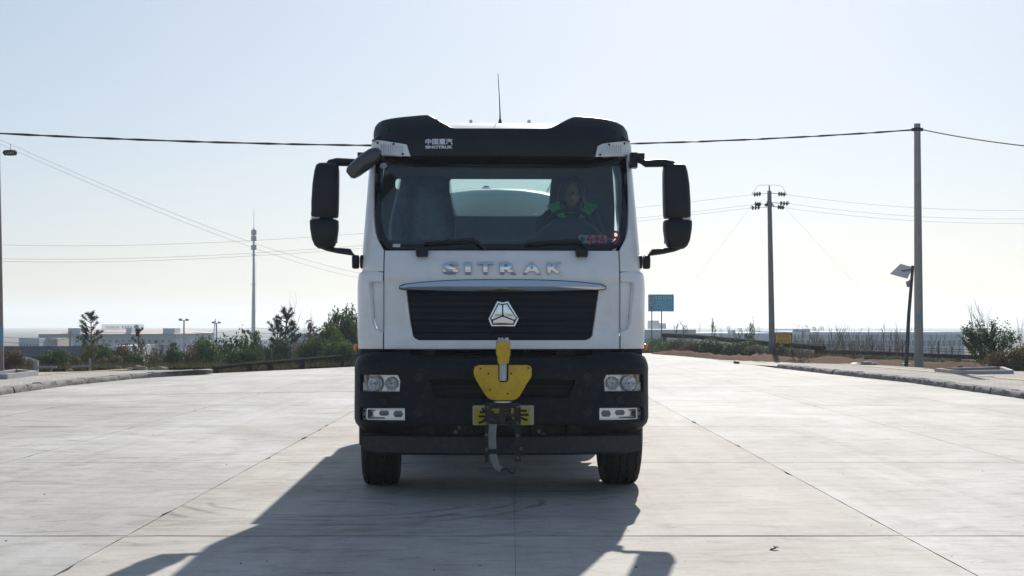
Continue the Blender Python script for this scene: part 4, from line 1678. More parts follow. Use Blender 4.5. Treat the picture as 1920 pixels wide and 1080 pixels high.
# carrier plate with four windows
PYY = JY + .03
o_ = xz([(907, 758.5), (972, 758.5), (972, 796.5), (909, 796.5)], PYY)
wins = [xz(q, PYY) for q in ([(920, 766), (936, 766), (936, 775), (920, 775)], [(945, 765.5), (961, 765.5), (961, 776), (945, 776)], [(920, 783), (936, 783), (936, 792), (920, 792)], [(945, 782), (961.5, 782), (961.5, 791.5), (945, 791.5)])]
cp_ = panel('jet_carrier', [o_] + wins, lambda u, z: (u, PYY, z), STEEL, truck, th=.012, du=.3, dv=.3, bev=.002)
a, b = tp(905, 755.5, PYY), tp(974, 759, PYY)
MB().box(((a.x + b.x) / 2, PYY + .03, (a.z + b.z) / 2), (b.x - a.x, .12, a.z - b.z)).build('carrier_flange', STEEL, cp_, bevel=.002)
a, b = tp(924, 751.5, PYY), tp(958, 755, PYY)
MB().lathe([(.075, 0), (.075, .012), (.001, .012)], ((a.x + b.x) / 2, PYY + .04, b.z), 'z', 20).build('carrier_bearing', SILVER, cp_)
for px, py in ((912.5, 763.5), (968.5, 763), (912.5, 794.5), (968.5, 793.5)):
    q = tp(px, py, PYY)
    MB().lathe([(.001, -.006), (.010, -.006), (.011, 0), (.011, .004)], q, 'y', 6).build('bolt', BOLT, cp_)
m = MB()
for px0, px1, ya, yb in ((908, 914, 797, 866), (964, 975, 797, 842), (963.5, 975.5, 842, 866)):
    a, b = tp(px0, yb, PYY), tp(px1, ya, PYY)
    m.box(((a.x + b.x) / 2, PYY + .03, (a.z + b.z) / 2), (b.x - a.x, .05, b.z - a.z))
a, b = tp(908, 849, PYY), tp(975, 842, PYY)
m.box(((a.x + b.x) / 2, PYY + .02, (a.z + b.z) / 2), (b.x - a.x, .03, b.z - a.z))
q = tp(930, 800, .05)
m.box((q.x, -.12, tp(930, 790, PYY).z), (.06, .36, .05))
q = tp(955, 790, .05)
m.box((q.x, -.12, q.z), (.06, .36, .05))
m.build('carrier_leg', STEEL, cp_, bevel=.004)
for px, py in ((968.5, 816), (911, 842.5), (975.5, 841.5), (968.5, 858), (910, 815)):
    q = tp(px, py, PYY)
    MB().lathe([(.001, -.012), (.011, -.012), (.013, -.004), (.015, .004)], (q.x, PYY + .004, q.z), 'y', 8).build('bolt', BOLT, cp_)
m = MB()
for k in range(7):
    o5 = -6 + 2 * k
    pts = [tp(922.5 + o5 * 1.0, 795, PYY - .02), tp(921 + o5, 815, PYY - .02), tp(921.5 + o5, 838, PYY - .025), tp(924 + o5 * .95, 860, PYY - .03), tp(930 + o5 * .85, 874 + (6 - k) * .5, PYY - .03), tp(938 + o5 * .5, 884 - k * 1.4, PYY - .02)]
    m.tube(pts, .0055, 6)
m.build('hose_bundle', mat('hose_grey', (.30, .29, .275), .6, var=.2, scale=20), cp_, smooth=60)
a, b = tp(912, 842, PYY - .03), tp(932, 851, PYY - .03)
MB().box(((a.x + b.x) / 2, PYY - .022, (a.z + b.z) / 2), (b.x - a.x, .03, a.z - b.z)).build('hose_clip', BLACK, cp_, bevel=.004)
m = MB()
m.tube([tp(938, 882, PYY - .02), tp(948, 879, PYY - .02), tp(954, 886, PYY - .02), tp(960, 888, PYY - .02), tp(964, 884, PYY - .02)], .006, 6)
m.build('hose_end', STEEL, cp_, smooth=60)

# yellow plate with black characters
x0, x1, z0, z1 = xzbox(886, 1001, 760, 797, -.02)
np_ = MB()
L = rrect(x0, x1, z0, z1, .012)
np_.prism(L, -.030, -.022)
pl_ = np_.build('number_plate', PLATEW, truck)
L = rrect(x0 + .012, x1 - .03, z0 + .004, z1 - .03, .006)
MB().prism(L, -.0325, -.0301).build('plate_field', PLATEY, pl_)
for ch, a0, a1 in (('关', 896, 929), ('易', 931, 960), ('卡', 958, 991)):
    q0, q1, q2, q3 = xzbox(a0, a1, 763.5, 795, -.02)
    fit_text(ch, q0, q1, q2, q3, -.0345, .0022, .03).build('character', BLACK, pl_, smooth=0)

# ------------------------------------------------------------------ driver
def make_person():
    bpy.context.view_layer.update()
    M = truck.matrix_world.copy()
    # joints in the lorry's frame (a person seated at the wheel)
    cx = .655
    J = {'pel': (cx - .01, 1.20, 1.96), 'wst': (cx - .01, 1.20, 2.10), 'cst': (cx, 1.19, 2.33), 'nck': (cx, 1.17, 2.44), 'hd': (cx, 1.145, 2.52),
         'sl': (cx - .20, 1.19, 2.42), 'sr': (cx + .20, 1.19, 2.42), 'el': (cx - .27, 1.07, 2.13), 'er': (cx + .27, 1.07, 2.13), 'wl': (cx - .20, .90, 2.24), 'wr': (cx + .18, .90, 2.24),
         'hl': (cx - .10, .95, 1.93), 'hr': (cx + .10, 1.15, 1.93), 'kl': (cx - .13, .90, 1.95), 'kr': (cx + .13, .90, 1.95), 'al': (cx - .13, .78, 1.50), 'ar': (cx + .13, .78, 1.50), 'fl': (cx - .13, .66, 1.40), 'fr': (cx + .13, .66, 1.40)}
    J['hl'] = (cx - .10, 1.15, 1.93)

    def skin(name, names, edges, rad, m, parent, sub=2):
        me = bpy.data.meshes.new(name)
        me.from_pydata([J[k] if isinstance(k, str) else k for k in names], edges, [])
        o = bpy.data.objects.new(name, me)
        COL.objects.link(o)
        sk = o.modifiers.new('skin', 'SKIN')
        for i, r_ in enumerate(rad):
            me.skin_vertices[0].data[i].radius = r_
        me.skin_vertices[0].data[0].use_root = True
        sb = o.modifiers.new('sub', 'SUBSURF')
        sb.levels = sb.render_levels = sub
        dg = bpy.context.evaluated_depsgraph_get()
        m2 = bpy.data.meshes.new_from_object(o.evaluated_get(dg))
        bpy.data.objects.remove(o)
        return m2

    body = skin('body', ['pel', 'wst', 'cst', 'nck', 'hd', 'sl', 'el', 'wl', 'sr', 'er', 'wr', 'hl', 'kl', 'al', 'fl', 'hr', 'kr', 'ar', 'fr'],
                [(0, 1), (1, 2), (2, 3), (3, 4), (2, 5), (5, 6), (6, 7), (2, 8), (8, 9), (9, 10), (0, 11), (11, 12), (12, 13), (13, 14), (0, 15), (15, 16), (16, 17), (17, 18)],
                [(.15, .11), (.14, .10), (.15, .11), (.06, .06), (.055, .06), (.06, .06), (.042, .042), (.027, .03), (.06, .06), (.042, .042), (.027, .03), (.09, .09), (.07, .07), (.045, .045), (.045, .05), (.09, .09), (.07, .07), (.045, .045), (.045, .05)], None, None)
    mb = MB().mesh(body)
    # head: an ovoid shaped into brow, sockets, nose, cheeks and chin
    hc = Vector((cx, 1.12, 2.635))
    n, rg = 28, 22
    rings = []
    for i in range(1, rg):
        t = math.pi * i / rg
        z = -math.cos(t)
        ring = []
        for k in range(n):
            a = 2 * math.pi * k / n
            x, y = math.sin(t) * math.cos(a), math.sin(t) * math.sin(a)
            w = .078 * (1 - .20 * max(0, -z) ** 1.5)
            d = .098
            px, py, pz = x * w, y * d, z * .128
            if y < 0:
                f = max(0, -y)
                g = lambda cx_, cz_, s_: math.exp(-((x - cx_) ** 2 + (z - cz_) ** 2) / s_)
                py -= .030 * g(0, -.22, .018) * f + .016 * g(0, -.02, .02) * f      # nose
                py += .014 * (g(.42, .06, .03) + g(-.42, .06, .03)) * f              # sockets
                py -= .008 * math.exp(-((z - .22) / .1) ** 2) * f                    # brow
                py -= .008 * g(0, -.52, .03) * f                                     # lips
                py -= .012 * g(0, -.80, .03) * f                                     # chin
            ring.append(hc + Vector((px, py, pz)))
        rings.append(ring)
    mb.loft(rings)
    for s in (-1, 1):
        mb.ball(hc + Vector((s * .08, .012, -.005)), .03, 8, 6, (.4, .7, 1.05))
        # hand closed on the rim: palm, four fingers, thumb
        w = Vector(J['wl' if s < 0 else 'wr'])
        k = Vector((w.x - s * .02, w.y - .05, w.z + .035))
        mb.ball(w.lerp(k, .6), .042, 10, 8, (.75, 1, .9))
        for q in range(4):
            b0 = k + Vector((s * (.030 - .019 * q), -.01, .012))
            L = (.034, .040, .038, .030)[q]
            mb.tube([b0, b0 + Vector((0, -L, .012)), b0 + Vector((0, -L * 1.25, -.018)), b0 + Vector((0, -L * .7, -.038))], [.009, .0088, .0085, .007], 7)
        t0 = k + Vector((-s * .035, .015, 0))
        mb.tube([t0, t0 + Vector((-s * .018, -.02, .006)), t0 + Vector((-s * .014, -.045, -.006))], [.011, .010, .008], 7)
    SKIN = mat('skin', (.52, .34, .26), .55, var=.08, scale=14)
    for v in mb.bm.verts:
        v.co = M @ v.co
    base = M @ Vector((cx, 1.2, 1.9))
    body_o = mb.build('person', SKIN, None, org=base, smooth=70)
    rm = body_o.modifiers.new('one_surface', 'REMESH')
    rm.mode = 'VOXEL'
    rm.voxel_size = .008
    rm.use_smooth_shade = True
    tag(body_o, 'person with long dark hair, glasses and green-lapelled dark jacket behind the windscreen', 'person')

    def part(mb2, name, m, sm=60):
        for v in mb2.bm.verts:
            v.co = M @ v.co - base
        return mb2.build(name, m, body_o, smooth=sm)
    jk = skin('jacket', ['pel', 'wst', 'cst', (cx, 1.18, 2.44), 'sl', 'el', (cx - .205, .92, 2.23), 'sr', 'er', (cx + .185, .92, 2.23)],
              [(0, 1), (1, 2), (2, 3), (2, 4), (4, 5), (5, 6), (2, 7), (7, 8), (8, 9)],
              [(.185, .15), (.18, .15), (.185, .15), (.09, .09), (.10, .10), (.068, .068), (.045, .045), (.10, .10), (.068, .068), (.045, .045)], None, None)
    part(MB().mesh(jk), 'jacket', mat('jacket_cloth', (.018, .022, .03), .8, var=.2, scale=20))
    GREEN = mat('lapel_green', (.07, .58, .14), .7, var=.12, scale=25)
    for s in (-1, 1):
        m2 = MB()
        # folded lapel: a thick strip from the neck down over the chest, plus the standing collar
        pts_o = [(.085, 1.115, 2.575), (.135, 1.075, 2.565), (.205, 1.045, 2.545), (.235, 1.03, 2.525), (.165, 1.01, 2.45), (.070, 1.0, 2.40)]
        pts_i = [(.070, 1.10, 2.54), (.085, 1.06, 2.50), (.085, 1.04, 2.475), (.075, 1.02, 2.455), (.055, 1.005, 2.42), (.04, 1.0, 2.39)]
        rr_ = []
        for (ax_, ay, az), (bx_, by, bz) in zip(pts_o, pts_i):
            rr_.append([Vector((cx + s * ax_, ay, az)), Vector((cx + s * bx_, by, bz)), Vector((cx + s * bx_, by + .015, bz)), Vector((cx + s * ax_, ay + .015, az))])
        m2.loft(rr_)
        part(m2, 'lapel', GREEN)
    m2 = MB()
    for z0_, z1_, r0 in ((2.46, 2.55, .085),):
        m2.loft([[Vector((cx + r0 * math.cos(R(-20 + 220 * k / 16)) * 1.05, 1.165 + r0 * math.sin(R(-20 + 220 * k / 16)), z)) for k in range(17)] for z in (z0_, z1_)], cap=False, closed=False)
    part(m2, 'collar', GREEN)
    # hair: cap over the skull falling to the shoulders both sides
    m2 = MB()
    rings = []
    n = 26
    for z, w, d, oy in ((2.40, .125, .075, .055), (2.46, .135, .085, .045), (2.54, .133, .095, .03), (2.62, .125, .105, .022), (2.70, .115, .112, .012), (2.76, .098, .105, .006), (2.795, .07, .08, .006), (2.812, .03, .04, .006)):
        ring = []
        for k in range(n + 1):
            # open to the front below the brow
            op = R(64) if z < 2.71 else R(42) if z < 2.77 else 0
            a = -math.pi / 2 + op + (2 * math.pi - 2 * op) * k / n
            j = 1 + .05 * noise.noise((k * .9, z * 22, 2))
            ring.append(Vector((cx + w * math.cos(a) * j, 1.12 + oy + d * math.sin(a) * j, z)))
        rings.append(ring)
    m2.loft(rings, cap=False, closed=False)
    for ring, k in ((rings[-1], 0),):
        m2.bm.faces.new([m2.bm.verts.new(p) for p in ring[:-1]])
    # strands with thickness over the temples
    for s in (-1, 1):
        for q in range(9):
            a = R(-90 + s * (26 + q * 6))
            p0 = Vector((cx + .04 * math.cos(a) * 1.2, 1.13 + .085 * math.sin(a), 2.80))
            p1 = Vector((cx + s * (.072 + .004 * q), 1.055 + .012 * q, 2.70))
            p2 = Vector((cx + s * (.095 + .004 * q), 1.07 + .014 * q, 2.56))
            p3 = Vector((cx + s * (.10 + .005 * q), 1.05 + .016 * q, 2.42))
            m2.tube([p0, p1, p2, p3], [.008, .014, .014, .006], 5)
    part(m2, 'hair', mat('hair_dark', (.012, .011, .012), .5, var=.3, scale=30))
    m2 = MB()
    for s in (-1, 1):
        c = hc + Vector((s * .033, -.112, .008))
        m2.tube([c + Vector((.027 * math.cos(2 * math.pi * k / 16), 0, .020 * math.sin(2 * math.pi * k / 16))) for k in range(17)], .0022, 5)
        m2.tube([c + Vector((s * .027, 0, .006)), hc + Vector((s * .082, -.03, .012)), hc + Vector((s * .084, .02, 0))], .002, 5)
    m2.tube([hc + Vector((-.008, -.116, .012)), hc + Vector((.008, -.116, .012))], .002, 5)
    part(m2, 'glasses', mat('spectacle_frame', (.06, .06, .065), .3, metal=.6))
    for s in (-1, 1):
        e = hc + Vector((s * .033, -.083, .008))
        part(MB().ball(e, .012, 10, 8), 'eye', mat('eye_white', (.6, .58, .55), .3))
        part(MB().ball(e + Vector((0, -.009, 0)), .006, 8, 6), 'iris', INK)
    m2 = MB()
    m2.loft([[hc + Vector((x * .022, -.102 - .006 * (1 - x * x) + .01 * abs(x), -.066 + dz * (1 - .7 * abs(x)))) for dz in (-.006, 0, .005)] for x in (-1, -.5, 0, .5, 1)], cap=False, closed=False)
    part(m2, 'lips', mat('lip', (.32, .13, .11), .5))


make_person()


# ------------------------------------------------------------------ poles and overhead lines
def curve_wire(name, pts, r_, label, m=CABLE, n=5, cat='cable', group=None):
    mb = MB()
    mb.tube(pts, r_, n)
    return tag(mb.build(name, m, None, org=Vector(pts[0]), smooth=60), label, cat, group)


def sag(a, b, s, k=24):
    return [a.lerp(b, i / k) - Vector((0, 0, s * 4 * (i / k) * (1 - i / k))) for i in range(k + 1)]


pr = gnd(1723, 684.5, .125)                     # telephone pole on the right pavement
prt = at(1723, 232, pr.y)
e = empty('telephone_pole', pr, 0, 'tall tapered grey concrete pole beside the solar lamp on the pavement', 'utility pole')
MB().lathe([(.150, -.2), (.148, 0), (.10, prt.z - pr.z), (.001, prt.z - pr.z)], (0, 0, 0), 'z', 18).build('shaft', WOOD, e)
hz = at(1723, 243, pr.y).z - pr.z
MB().lathe([(.115, hz - .06), (.115, hz + .06)], (0, 0, 0), 'z', 14).box((0, 0, hz), (.36, .08, .10)).build('clamp', STEEL, e)
zb = at(1720, 594, pr.y).z - pr.z
MB().lathe([(.137, zb - .09), (.1365, zb + .09)], (-.004, -.003, 0), 'z', 18).build('painted_number_band', mat('pole_blue_paint', (.06, .32, .62), .8, var=.3, scale=5, col2=(.24, .34, .42)), e)
m = MB()
for k in range(14):
    z = 1.2 + k * .34
    m.box((.135 - .005 * k, 0, z), (.02, .015, .012))
m.build('step_pin', STEEL, e)

pl0 = gnd(-2, 704, .125)
plt = at(-8, 240, pl0.y)
e2 = empty('telephone_pole', pl0, 0, 'weathered concrete pole with blue band cut off by the picture edge', 'utility pole')
dx = plt.x - pl0.x
m = MB()
m.tube([(0, 0, -.2), (dx * .5, 0, plt.z * .5), (dx, 0, plt.z)], [.135, .115, .088], 16)
m.build('shaft', mat('stained_pole', (.24, .20, .18), .9, var=.25, scale=3, bump=.3, bscale=30), e2)
zb = at(0, 630, pl0.y).z - .125
m = MB()
m.tube([(dx * .16, 0, zb - .25), (dx * .20, 0, zb + .25)], [.132, .128], 16)
m.build('painted_number_band', MATS['pole_blue_paint'], e2)
lt = at(-2, 250, pl0.y)
rt = at(1718, 243, pr.y)
mid = sag(lt, rt, .42, 40)
mb = MB()
for ph in (0, math.pi):
    mb.tube([p + Vector((0, .016 * math.cos(i * 2.1 + ph), .016 * math.sin(i * 2.1 + ph))) for i, p in enumerate(mid)], .019, 6)
tag(mb.build('overhead_cable', CABLE, None, org=lt, smooth=60), 'thick twisted black cable strung between the two concrete poles behind the cab', 'cable')
curve_wire('overhead_cable', sag(at(1729, 243, pr.y), at(2080, 285, pr.y - 6), .12), .022, 'short black cable running off to the picture edge from the tall concrete pole', CABLE)
# thin pair that drops away to the distance, and its slack coil
pa, pb = at(0, 262, pl0.y), at(900, 505, 150)
for dz, lab in ((0, 'upper of two thin drop wires slanting down across the sky past the mast'), (-.11, 'lower of two thin drop wires slanting down across the sky past the mast')):
    curve_wire('drop_wire', sag(pa + Vector((0, 0, dz)), pb + Vector((0, 0, dz * 5)), 2.2), [.0042 + .009 * i / 24 for i in range(25)], lab, WIREG)
cc = at(19, 286.5, pl0.y - .3)
e3 = empty('cable_coil', cc, 0, 'coil of spare black cable hanging by the cut-off pole', 'cable coil')
m = MB()
for k in range(6):
    rr_ = .165 - .006 * (k % 3)
    m.tube([Vector((rr_ * math.cos(2 * math.pi * q / 20), -.05 + .02 * k, .055 * math.sin(2 * math.pi * q / 20) + .004 * (k % 2))) for q in range(21)], .016, 6)
m.build('coil', CABLE, e3, smooth=60)
m = MB()
for q in range(5):
    m.box((-.13 + .065 * q, 0, 0), (.012, .16, .135))
m.build('coil_tie', BLACK, e3, bevel=.003)
m = MB()
m.tube([(.02, 0, .05), (-.03, .1, .16), (-.06, .2, .25)], .006, 5)
m.build('coil_hook', CABLE, e3)

# electricity pole with insulators
pe = gnd(1448, 667.5)
pet = at(1442.5, 358, pe.y)
e4 = empty('electricity_pole', pe, 0, 'concrete electricity pole with three tiers of insulators behind the yellow notice', 'utility pole')
lean = pet.x - pe.x
hp = pet.z
m = MB()
m.tube([(0, 0, -.3), (lean * .5, 0, hp * .5), (lean, 0, hp)], [.145, .12, .095], 16)
m.build('shaft', mat('grey_pole', (.22, .22, .225), .85, var=.15, scale=3), e4)
zt = at(1442, 348, pe.y).z
MB().tube([(lean, 0, hp - .1), (lean, 0, zt)], .03, 8).build('top_spike', STEEL, e4)


def ex(px, py):
    p = at(px, py, pe.y)
    return Vector((p.x - pe.x, 0, p.z))


INS = mat('insulator_glaze', (.045, .045, .05), .3, var=.2)
ends = []
for (ax_, ay), (bx_, by) in (((1440, 362), (1410.5, 365)), ((1446, 362), (1475, 365)), ((1437, 382), (1413.5, 383.5)), ((1447, 380), (1481, 382)), ((1440, 388), (1406, 390)), ((1447, 387), (1472, 389.5))):
    a, b = ex(ax_, ay), ex(bx_, by)
    st = MB()
    st.tube([a, b], .016, 5)
    root = st.build('insulator_string', STEEL, e4)
    d = (b - a)
    for q in (.52, .68, .84):
        c = a + d * q
        m = MB()
        m.lathe([(.03, -.05), (.085, -.02), (.085, .01), (.035, .05)], (0, 0, 0), 'x', 10)
        for v in m.bm.verts:
            v.co = Vector((v.co.x, v.co.y, v.co.z * 1.25)) + c
        m.build('insulator_disc', INS, root)
    ends.append(pe + b)
m = MB()
for (a, b) in (((1410, 365), (1412, 359)), ((1475, 365), (1472, 359)), ((1415, 383), (1417, 377)), ((1480, 382), (1477, 376)), ((1406, 390), (1410, 385))):
    m.tube([ex(*a), ex(*b)], .012, 5)
m.tube([ex(1414, 359), ex(1420, 348), ex(1428, 347), ex(1456, 347), ex(1466, 349), ex(1472, 359)], .008, 5)
m.build('jumper', WIREG, e4)
MB().box(ex(1441, 384), (.34, .12, .10)).box(ex(1445, 374), (.06, .14, .5)).tube([ex(1436, 388), ex(1439, 377)], .02, 5).tube([ex(1452, 387), ex(1445, 379)], .02, 5).build('crossarm', STEEL, e4)
tw = [('top', 0, 1), ('middle', 2, 3), ('bottom', 4, 5)]
for (nm, i, j), ly, ry in zip(tw, (458, 484, 489), (388, 403.5, 412)):
    curve_wire('power_line', sag(ends[i], at(-30, ly, 125), .9), [.005 + .0062 * q / 24 for q in range(25)], nm + ' pale power line running behind the cab to the cut-off pole side', WIREG)
    curve_wire('power_line', sag(ends[j], at(2050, ry + 2, 66), .35), .005, nm + ' pale power line running from the insulators past the tall concrete pole', WIREG)
for k, (px, py, Y, lab) in enumerate(((1275, 560, 70, 'faint guy wire slanting down from the electricity pole towards the blue board'), (1668, 602, 62, 'faint guy wire slanting down from the electricity pole towards the solar lamp'))):
    curve_wire('guy_wire', [ends[4] if k == 0 else ends[5], at(px, py, Y)], .003, lab, WIREG)


# ------------------------------------------------------------------ street furniture on the right
# solar camera post
ps = gnd(1699, 683, .125)
e5 = empty('solar_camera_post', ps, 0, 'leaning dark post with white solar panel and dome camera by the tall pole', 'camera post')


def sx(px, py, dy=0):
    p = at(px, py, ps.y + dy)
    return Vector((p.x - ps.x, dy, p.z - ps.z))


m = MB()
m.tube([(0, 0, -.1), sx(1704, 590), sx(1711.5, 498)], [.068, .058, .05], 10)
m.build('post', mat('post_brown', (.035, .03, .032), .6, var=.2), e5)
m = MB()
q4 = [sx(1669.5, 512.5, -.25), sx(1688.5, 494.5, .35), sx(1712, 501, .30), sx(1702, 521.5, -.30)]
nn = (q4[1] - q4[0]).cross(q4[3] - q4[0]).normalized() * .03
m.loft([[p for p in q4], [p + nn for p in q4]])
m.build('solar_panel', mat('panel_backsheet', (.62, .58, .56), .6, var=.1, scale=3), e5, bevel=.006)
m = MB()
m.tube([sx(1690, 508), sx(1711, 505)], .02, 6)
m.build('panel_bracket', STEEL, e5)
m = MB()
c = sx(1703, 533, -.08)
m.lathe([(.07, .10), (.075, .02), (.06, -.02)], c, 'z', 12)
m.ball(c + Vector((0, 0, -.04)), .06, 12, 8)
m.tube([c + Vector((0, 0, .08)), c + Vector((.08, .05, .14))], .025, 6)
m.build('dome_camera', mat('camera_shell', (.20, .24, .28), .35, var=.1), e5)
MB().lathe([(.15, 0), (.15, .02), (.001, .02)], (0, 0, 0), 'z', 12).build('base_plate', STEEL, e5)

# blue notice board with its post
YS = 92
sp = at(1240, 652, YS)
gz = terrain_z(sp.x, YS)
e6 = empty('notice_board', (sp.x, YS, gz), 0, 'large blue notice board with pale lines of text on a post', 'sign')


def S6(px, py, y=YS):
    p = at(px, py, y)
    return (p.x - sp.x, p.z - gz)


a, b = S6(1215.5, 584), S6(1263.5, 552)
BLUE = mat('board_blue', (.05, .46, .68), .5, var=.1, scale=2)
MB().prism([(a[0], a[1]), (b[0], a[1]), (b[0], b[1]), (a[0], b[1])], 0, .06).build('board', BLUE, e6, bevel=.01)
PALE = mat('board_print', (.62, .78, .86), .6, var=.1)
rr_ = random.Random(4)


def scrawl(mb, x0, x1, z0, z1, y, n):
    """a row of n small blocky characters too small to read"""
    w = (x1 - x0) / n
    for i in range(n):
        cx_ = x0 + (i + .5) * w
        for k in range(3):
            mb.box((cx_, y, lin(z0, z1, (k + .5) / 3)), (w * rr_.uniform(.45, .8), .006, (z1 - z0) * .16))
        mb.box((cx_ + w * rr_.uniform(-.2, .2), y, (z0 + z1) / 2), (w * .14, .006, (z1 - z0) * .9))


m = MB()
t0, t1 = S6(1228, 562), S6(1261, 555)
scrawl(m, t0[0], t1[0], t0[1], t1[1], -.004, 7)
for py, x1_, n in ((565.5, 1261, 18), (568.5, 1260, 17), (571.5, 1261, 18), (574.5, 1259, 17), (577.5, 1247, 10), (581, 1259, 7)):
    t0, t1 = S6(1230 if n > 8 else 1246, py + .9), S6(x1_, py - .9)
    scrawl(m, t0[0], t1[0], t0[1], t1[1], -.004, n)
m.build('printed_text', PALE, e6, smooth=0)
t0 = S6(1221.5, 557.5)
MB().lathe([(.11, -.004), (.11, .004)], (t0[0], 0, t0[1]), 'y', 12).build('printed_emblem', mat('emblem_pink', (.55, .28, .36), .6, var=.2), e6)
px = S6(1239, 0)[0]
MB().tube([(px, .03, 0), (px, .03, a[1])], .035, 8).build('post', STEEL, e6)
# speed limit sign in front of it
YS2 = 84
q = at(1222.4, 650, YS2)
gz2 = terrain_z(q.x, YS2)
e7 = empty('speed_limit_sign', (q.x, YS2, gz2), 0, 'round red-rimmed 20 speed limit sign in front of the blue board', 'sign')
top = at(1222.4, 569.5, YS2)
zc_ = top.z - gz2
rs = 5.6 * YS2 / FPX
MB().lathe([(rs, 0), (rs, .02), (.001, .02)], (0, 0, zc_), 'y', 24).build('rim', mat('sign_red', (.42, .03, .05), .5, var=.1), e7)
MB().lathe([(rs * .80, -.004), (rs * .80, .002), (.001, .002)], (0, 0, zc_), 'y', 24).build('face', mat('sign_white', (.62, .60, .62), .5, var=.06), e7)
fit_text('20', -rs * .55, rs * .55, zc_ - rs * .4, zc_ + rs * .4, -.010, .005, .02).build('numeral', INK, e7, smooth=0)
MB().tube([(0, .04, 0), (0, .04, zc_)], .03, 8).build('post', STEEL, e7)

# yellow notice
YN = gnd(1470, 671).y
q = at(1469, 671, YN)
e8 = empty('warning_notice', (q.x, YN, -.05), 0, 'yellow warning board with two rows of red characters on two legs', 'sign')


def S8(px, py):
    p = at(px, py, YN)
    return (p.x - q.x, p.z + .05)


a, b = S8(1452.5, 645), S8(1485.5, 625)
MB().prism([(a[0], a[1]), (b[0], a[1]), (b[0], b[1]), (a[0], b[1])], 0, .05).build('frame', RUST, e8, bevel=.008)
a, b = S8(1454.5, 643.5), S8(1483.5, 627)
MB().prism([(a[0], a[1]), (b[0], a[1]), (b[0], b[1]), (a[0], b[1])], -.006, .02).build('face', mat('notice_yellow', (.75, .46, .03), .5, var=.12), e8)
m = MB()
t0, t1 = S8(1458.5, 634), S8(1479.5, 629)
scrawl(m, t0[0], t1[0], t0[1], t1[1], -.009, 5)
t0, t1 = S8(1456.5, 642), S8(1481.5, 636.5)
scrawl(m, t0[0], t1[0], t0[1], t1[1], -.009, 6)
m.build('printed_text', mat('notice_red', (.42, .05, .02), .5, var=.1), e8, smooth=0)
m = MB()
for px in (1455, 1482.5):
    x = S8(px, 0)[0]
    mb = MB().box((x, .03, S8(0, 645)[1] / 2), (.11, .09, S8(0, 645)[1] + .1))
    mb.build('leg', STEEL, e8)
    MB().box((x, .03, S8(0, 654)[1]), (.118, .098, .12)).build('leg_band', mat('band_orange', (.32, .13, .04), .6, var=.2), e8)


# pipes on posts
def pipe_run(px_pts, posts, Yf, label, r_=.075, end=True):
    """px_pts: (px, py centre); Yf gives the depth at a pixel column; posts: pixel columns"""
    P_ = [at(x, y, Yf(x)) for x, y in px_pts]
    org = Vector((P_[0].x, P_[0].y, terrain_z(P_[0].x, P_[0].y)))
    e_ = empty('pipeline', org, 0, label, 'pipeline')
    MB().tube([p - org for p in P_], r_, 10).build('pipe', PIPE, e_, smooth=60)
    for x in posts:
        y = pwl(px_pts, x)
        p = at(x, y, Yf(x))
        g = terrain_z(p.x, p.y) - .2
        MB().box((p.x - org.x, p.y - org.y, (g + p.z) / 2 - org.z - .03), (.17, .17, p.z - g)).build('post', PIPE, e_)
    return e_


def road_edge_Y(x):
    return gnd(x, pwl([(300, 705), (402, 700), (668, 685), (720, 682)], x)).y + .5


pipe_run([(401, 690), (450, 684.5), (520, 678.5), (600, 671.5), (668, 665.5), (740, 660)], (404, 467, 506, 566, 640), road_edge_Y, 'low black pipe on short posts along the road edge beside the cab', .058)
pipe_run([(-60, 703), (120, 698.5), (260, 694.5), (385, 691.5)], (60, 150, 250, 350), lambda x: 47.5, 'low dark pipe half hidden by shrubs behind the rough kerb', .06)
pipe_run([(1244, 628.5), (1300, 631), (1360, 636.5), (1440, 644), (1545, 652.5)], (1246, 1331, 1398, 1467, 1534), lambda x: pwl([(1244, 78), (1400, 68), (1545, 61.5)], x), 'high black pipe on posts sloping from the blue board to beyond the yellow notice', .115)
pipe_run([(1530, 659.5), (1640, 662.5), (1740, 666.5), (1860, 671)], (1533, 1600, 1797), lambda x: pwl([(1530, 63), (1860, 56)], x), 'lower dark pipe running behind the tall concrete pole', .09)

# wire fence
P0, P1 = at(1500, 660, 68), at(1850, 668, 60)
org = Vector((P0.x, P0.y, -.3))
ef = empty('wire_fence', org, 0, 'rusty wire fence on thin posts behind the lower pipe', 'fence')
for px, tp_, bt in ((1538, 636, 668), (1593, 644, 676), (1636, 646, 672), (1668, 650, 676), (1692, 648, 676), (1730, 646, 676), (1759.5, 640, 678), (1785, 650, 676), (1840, 652, 680)):
    Yp = pwl([(1500, 68), (1850, 60)], px)
    t, b = at(px, tp_, Yp), at(px, bt, Yp)
    MB().tube([b - org - Vector((0, 0, .3)), t - org], .028, 6).build('post', RUST, ef)
for ya, yb in ((644, 657), (648, 662), (653, 667.5)):
    MB().tube([at(1490, ya, 68) - org, at(1660, lin(ya, yb, .45), 64) - org, at(1850, yb, 60) - org], .014, 4).build('wire', RUST, ef)
m = MB()
for px in range(1500, 1850, 5):
    Yp = pwl([(1500, 68), (1850, 60)], px)
    t = (px - 1500) / 350
    m.tube([at(px, lin(644.5, 657, t), Yp) - org, at(px + 3, lin(668, 682, t), Yp) - org], .006, 3)
    m.tube([at(px + 3, lin(644.5, 657, t), Yp) - org, at(px, lin(668, 682, t), Yp) - org], .006, 3)
o = m.build('wire_mesh', RUST, ef, smooth=0)
o['kind'] = 'stuff'


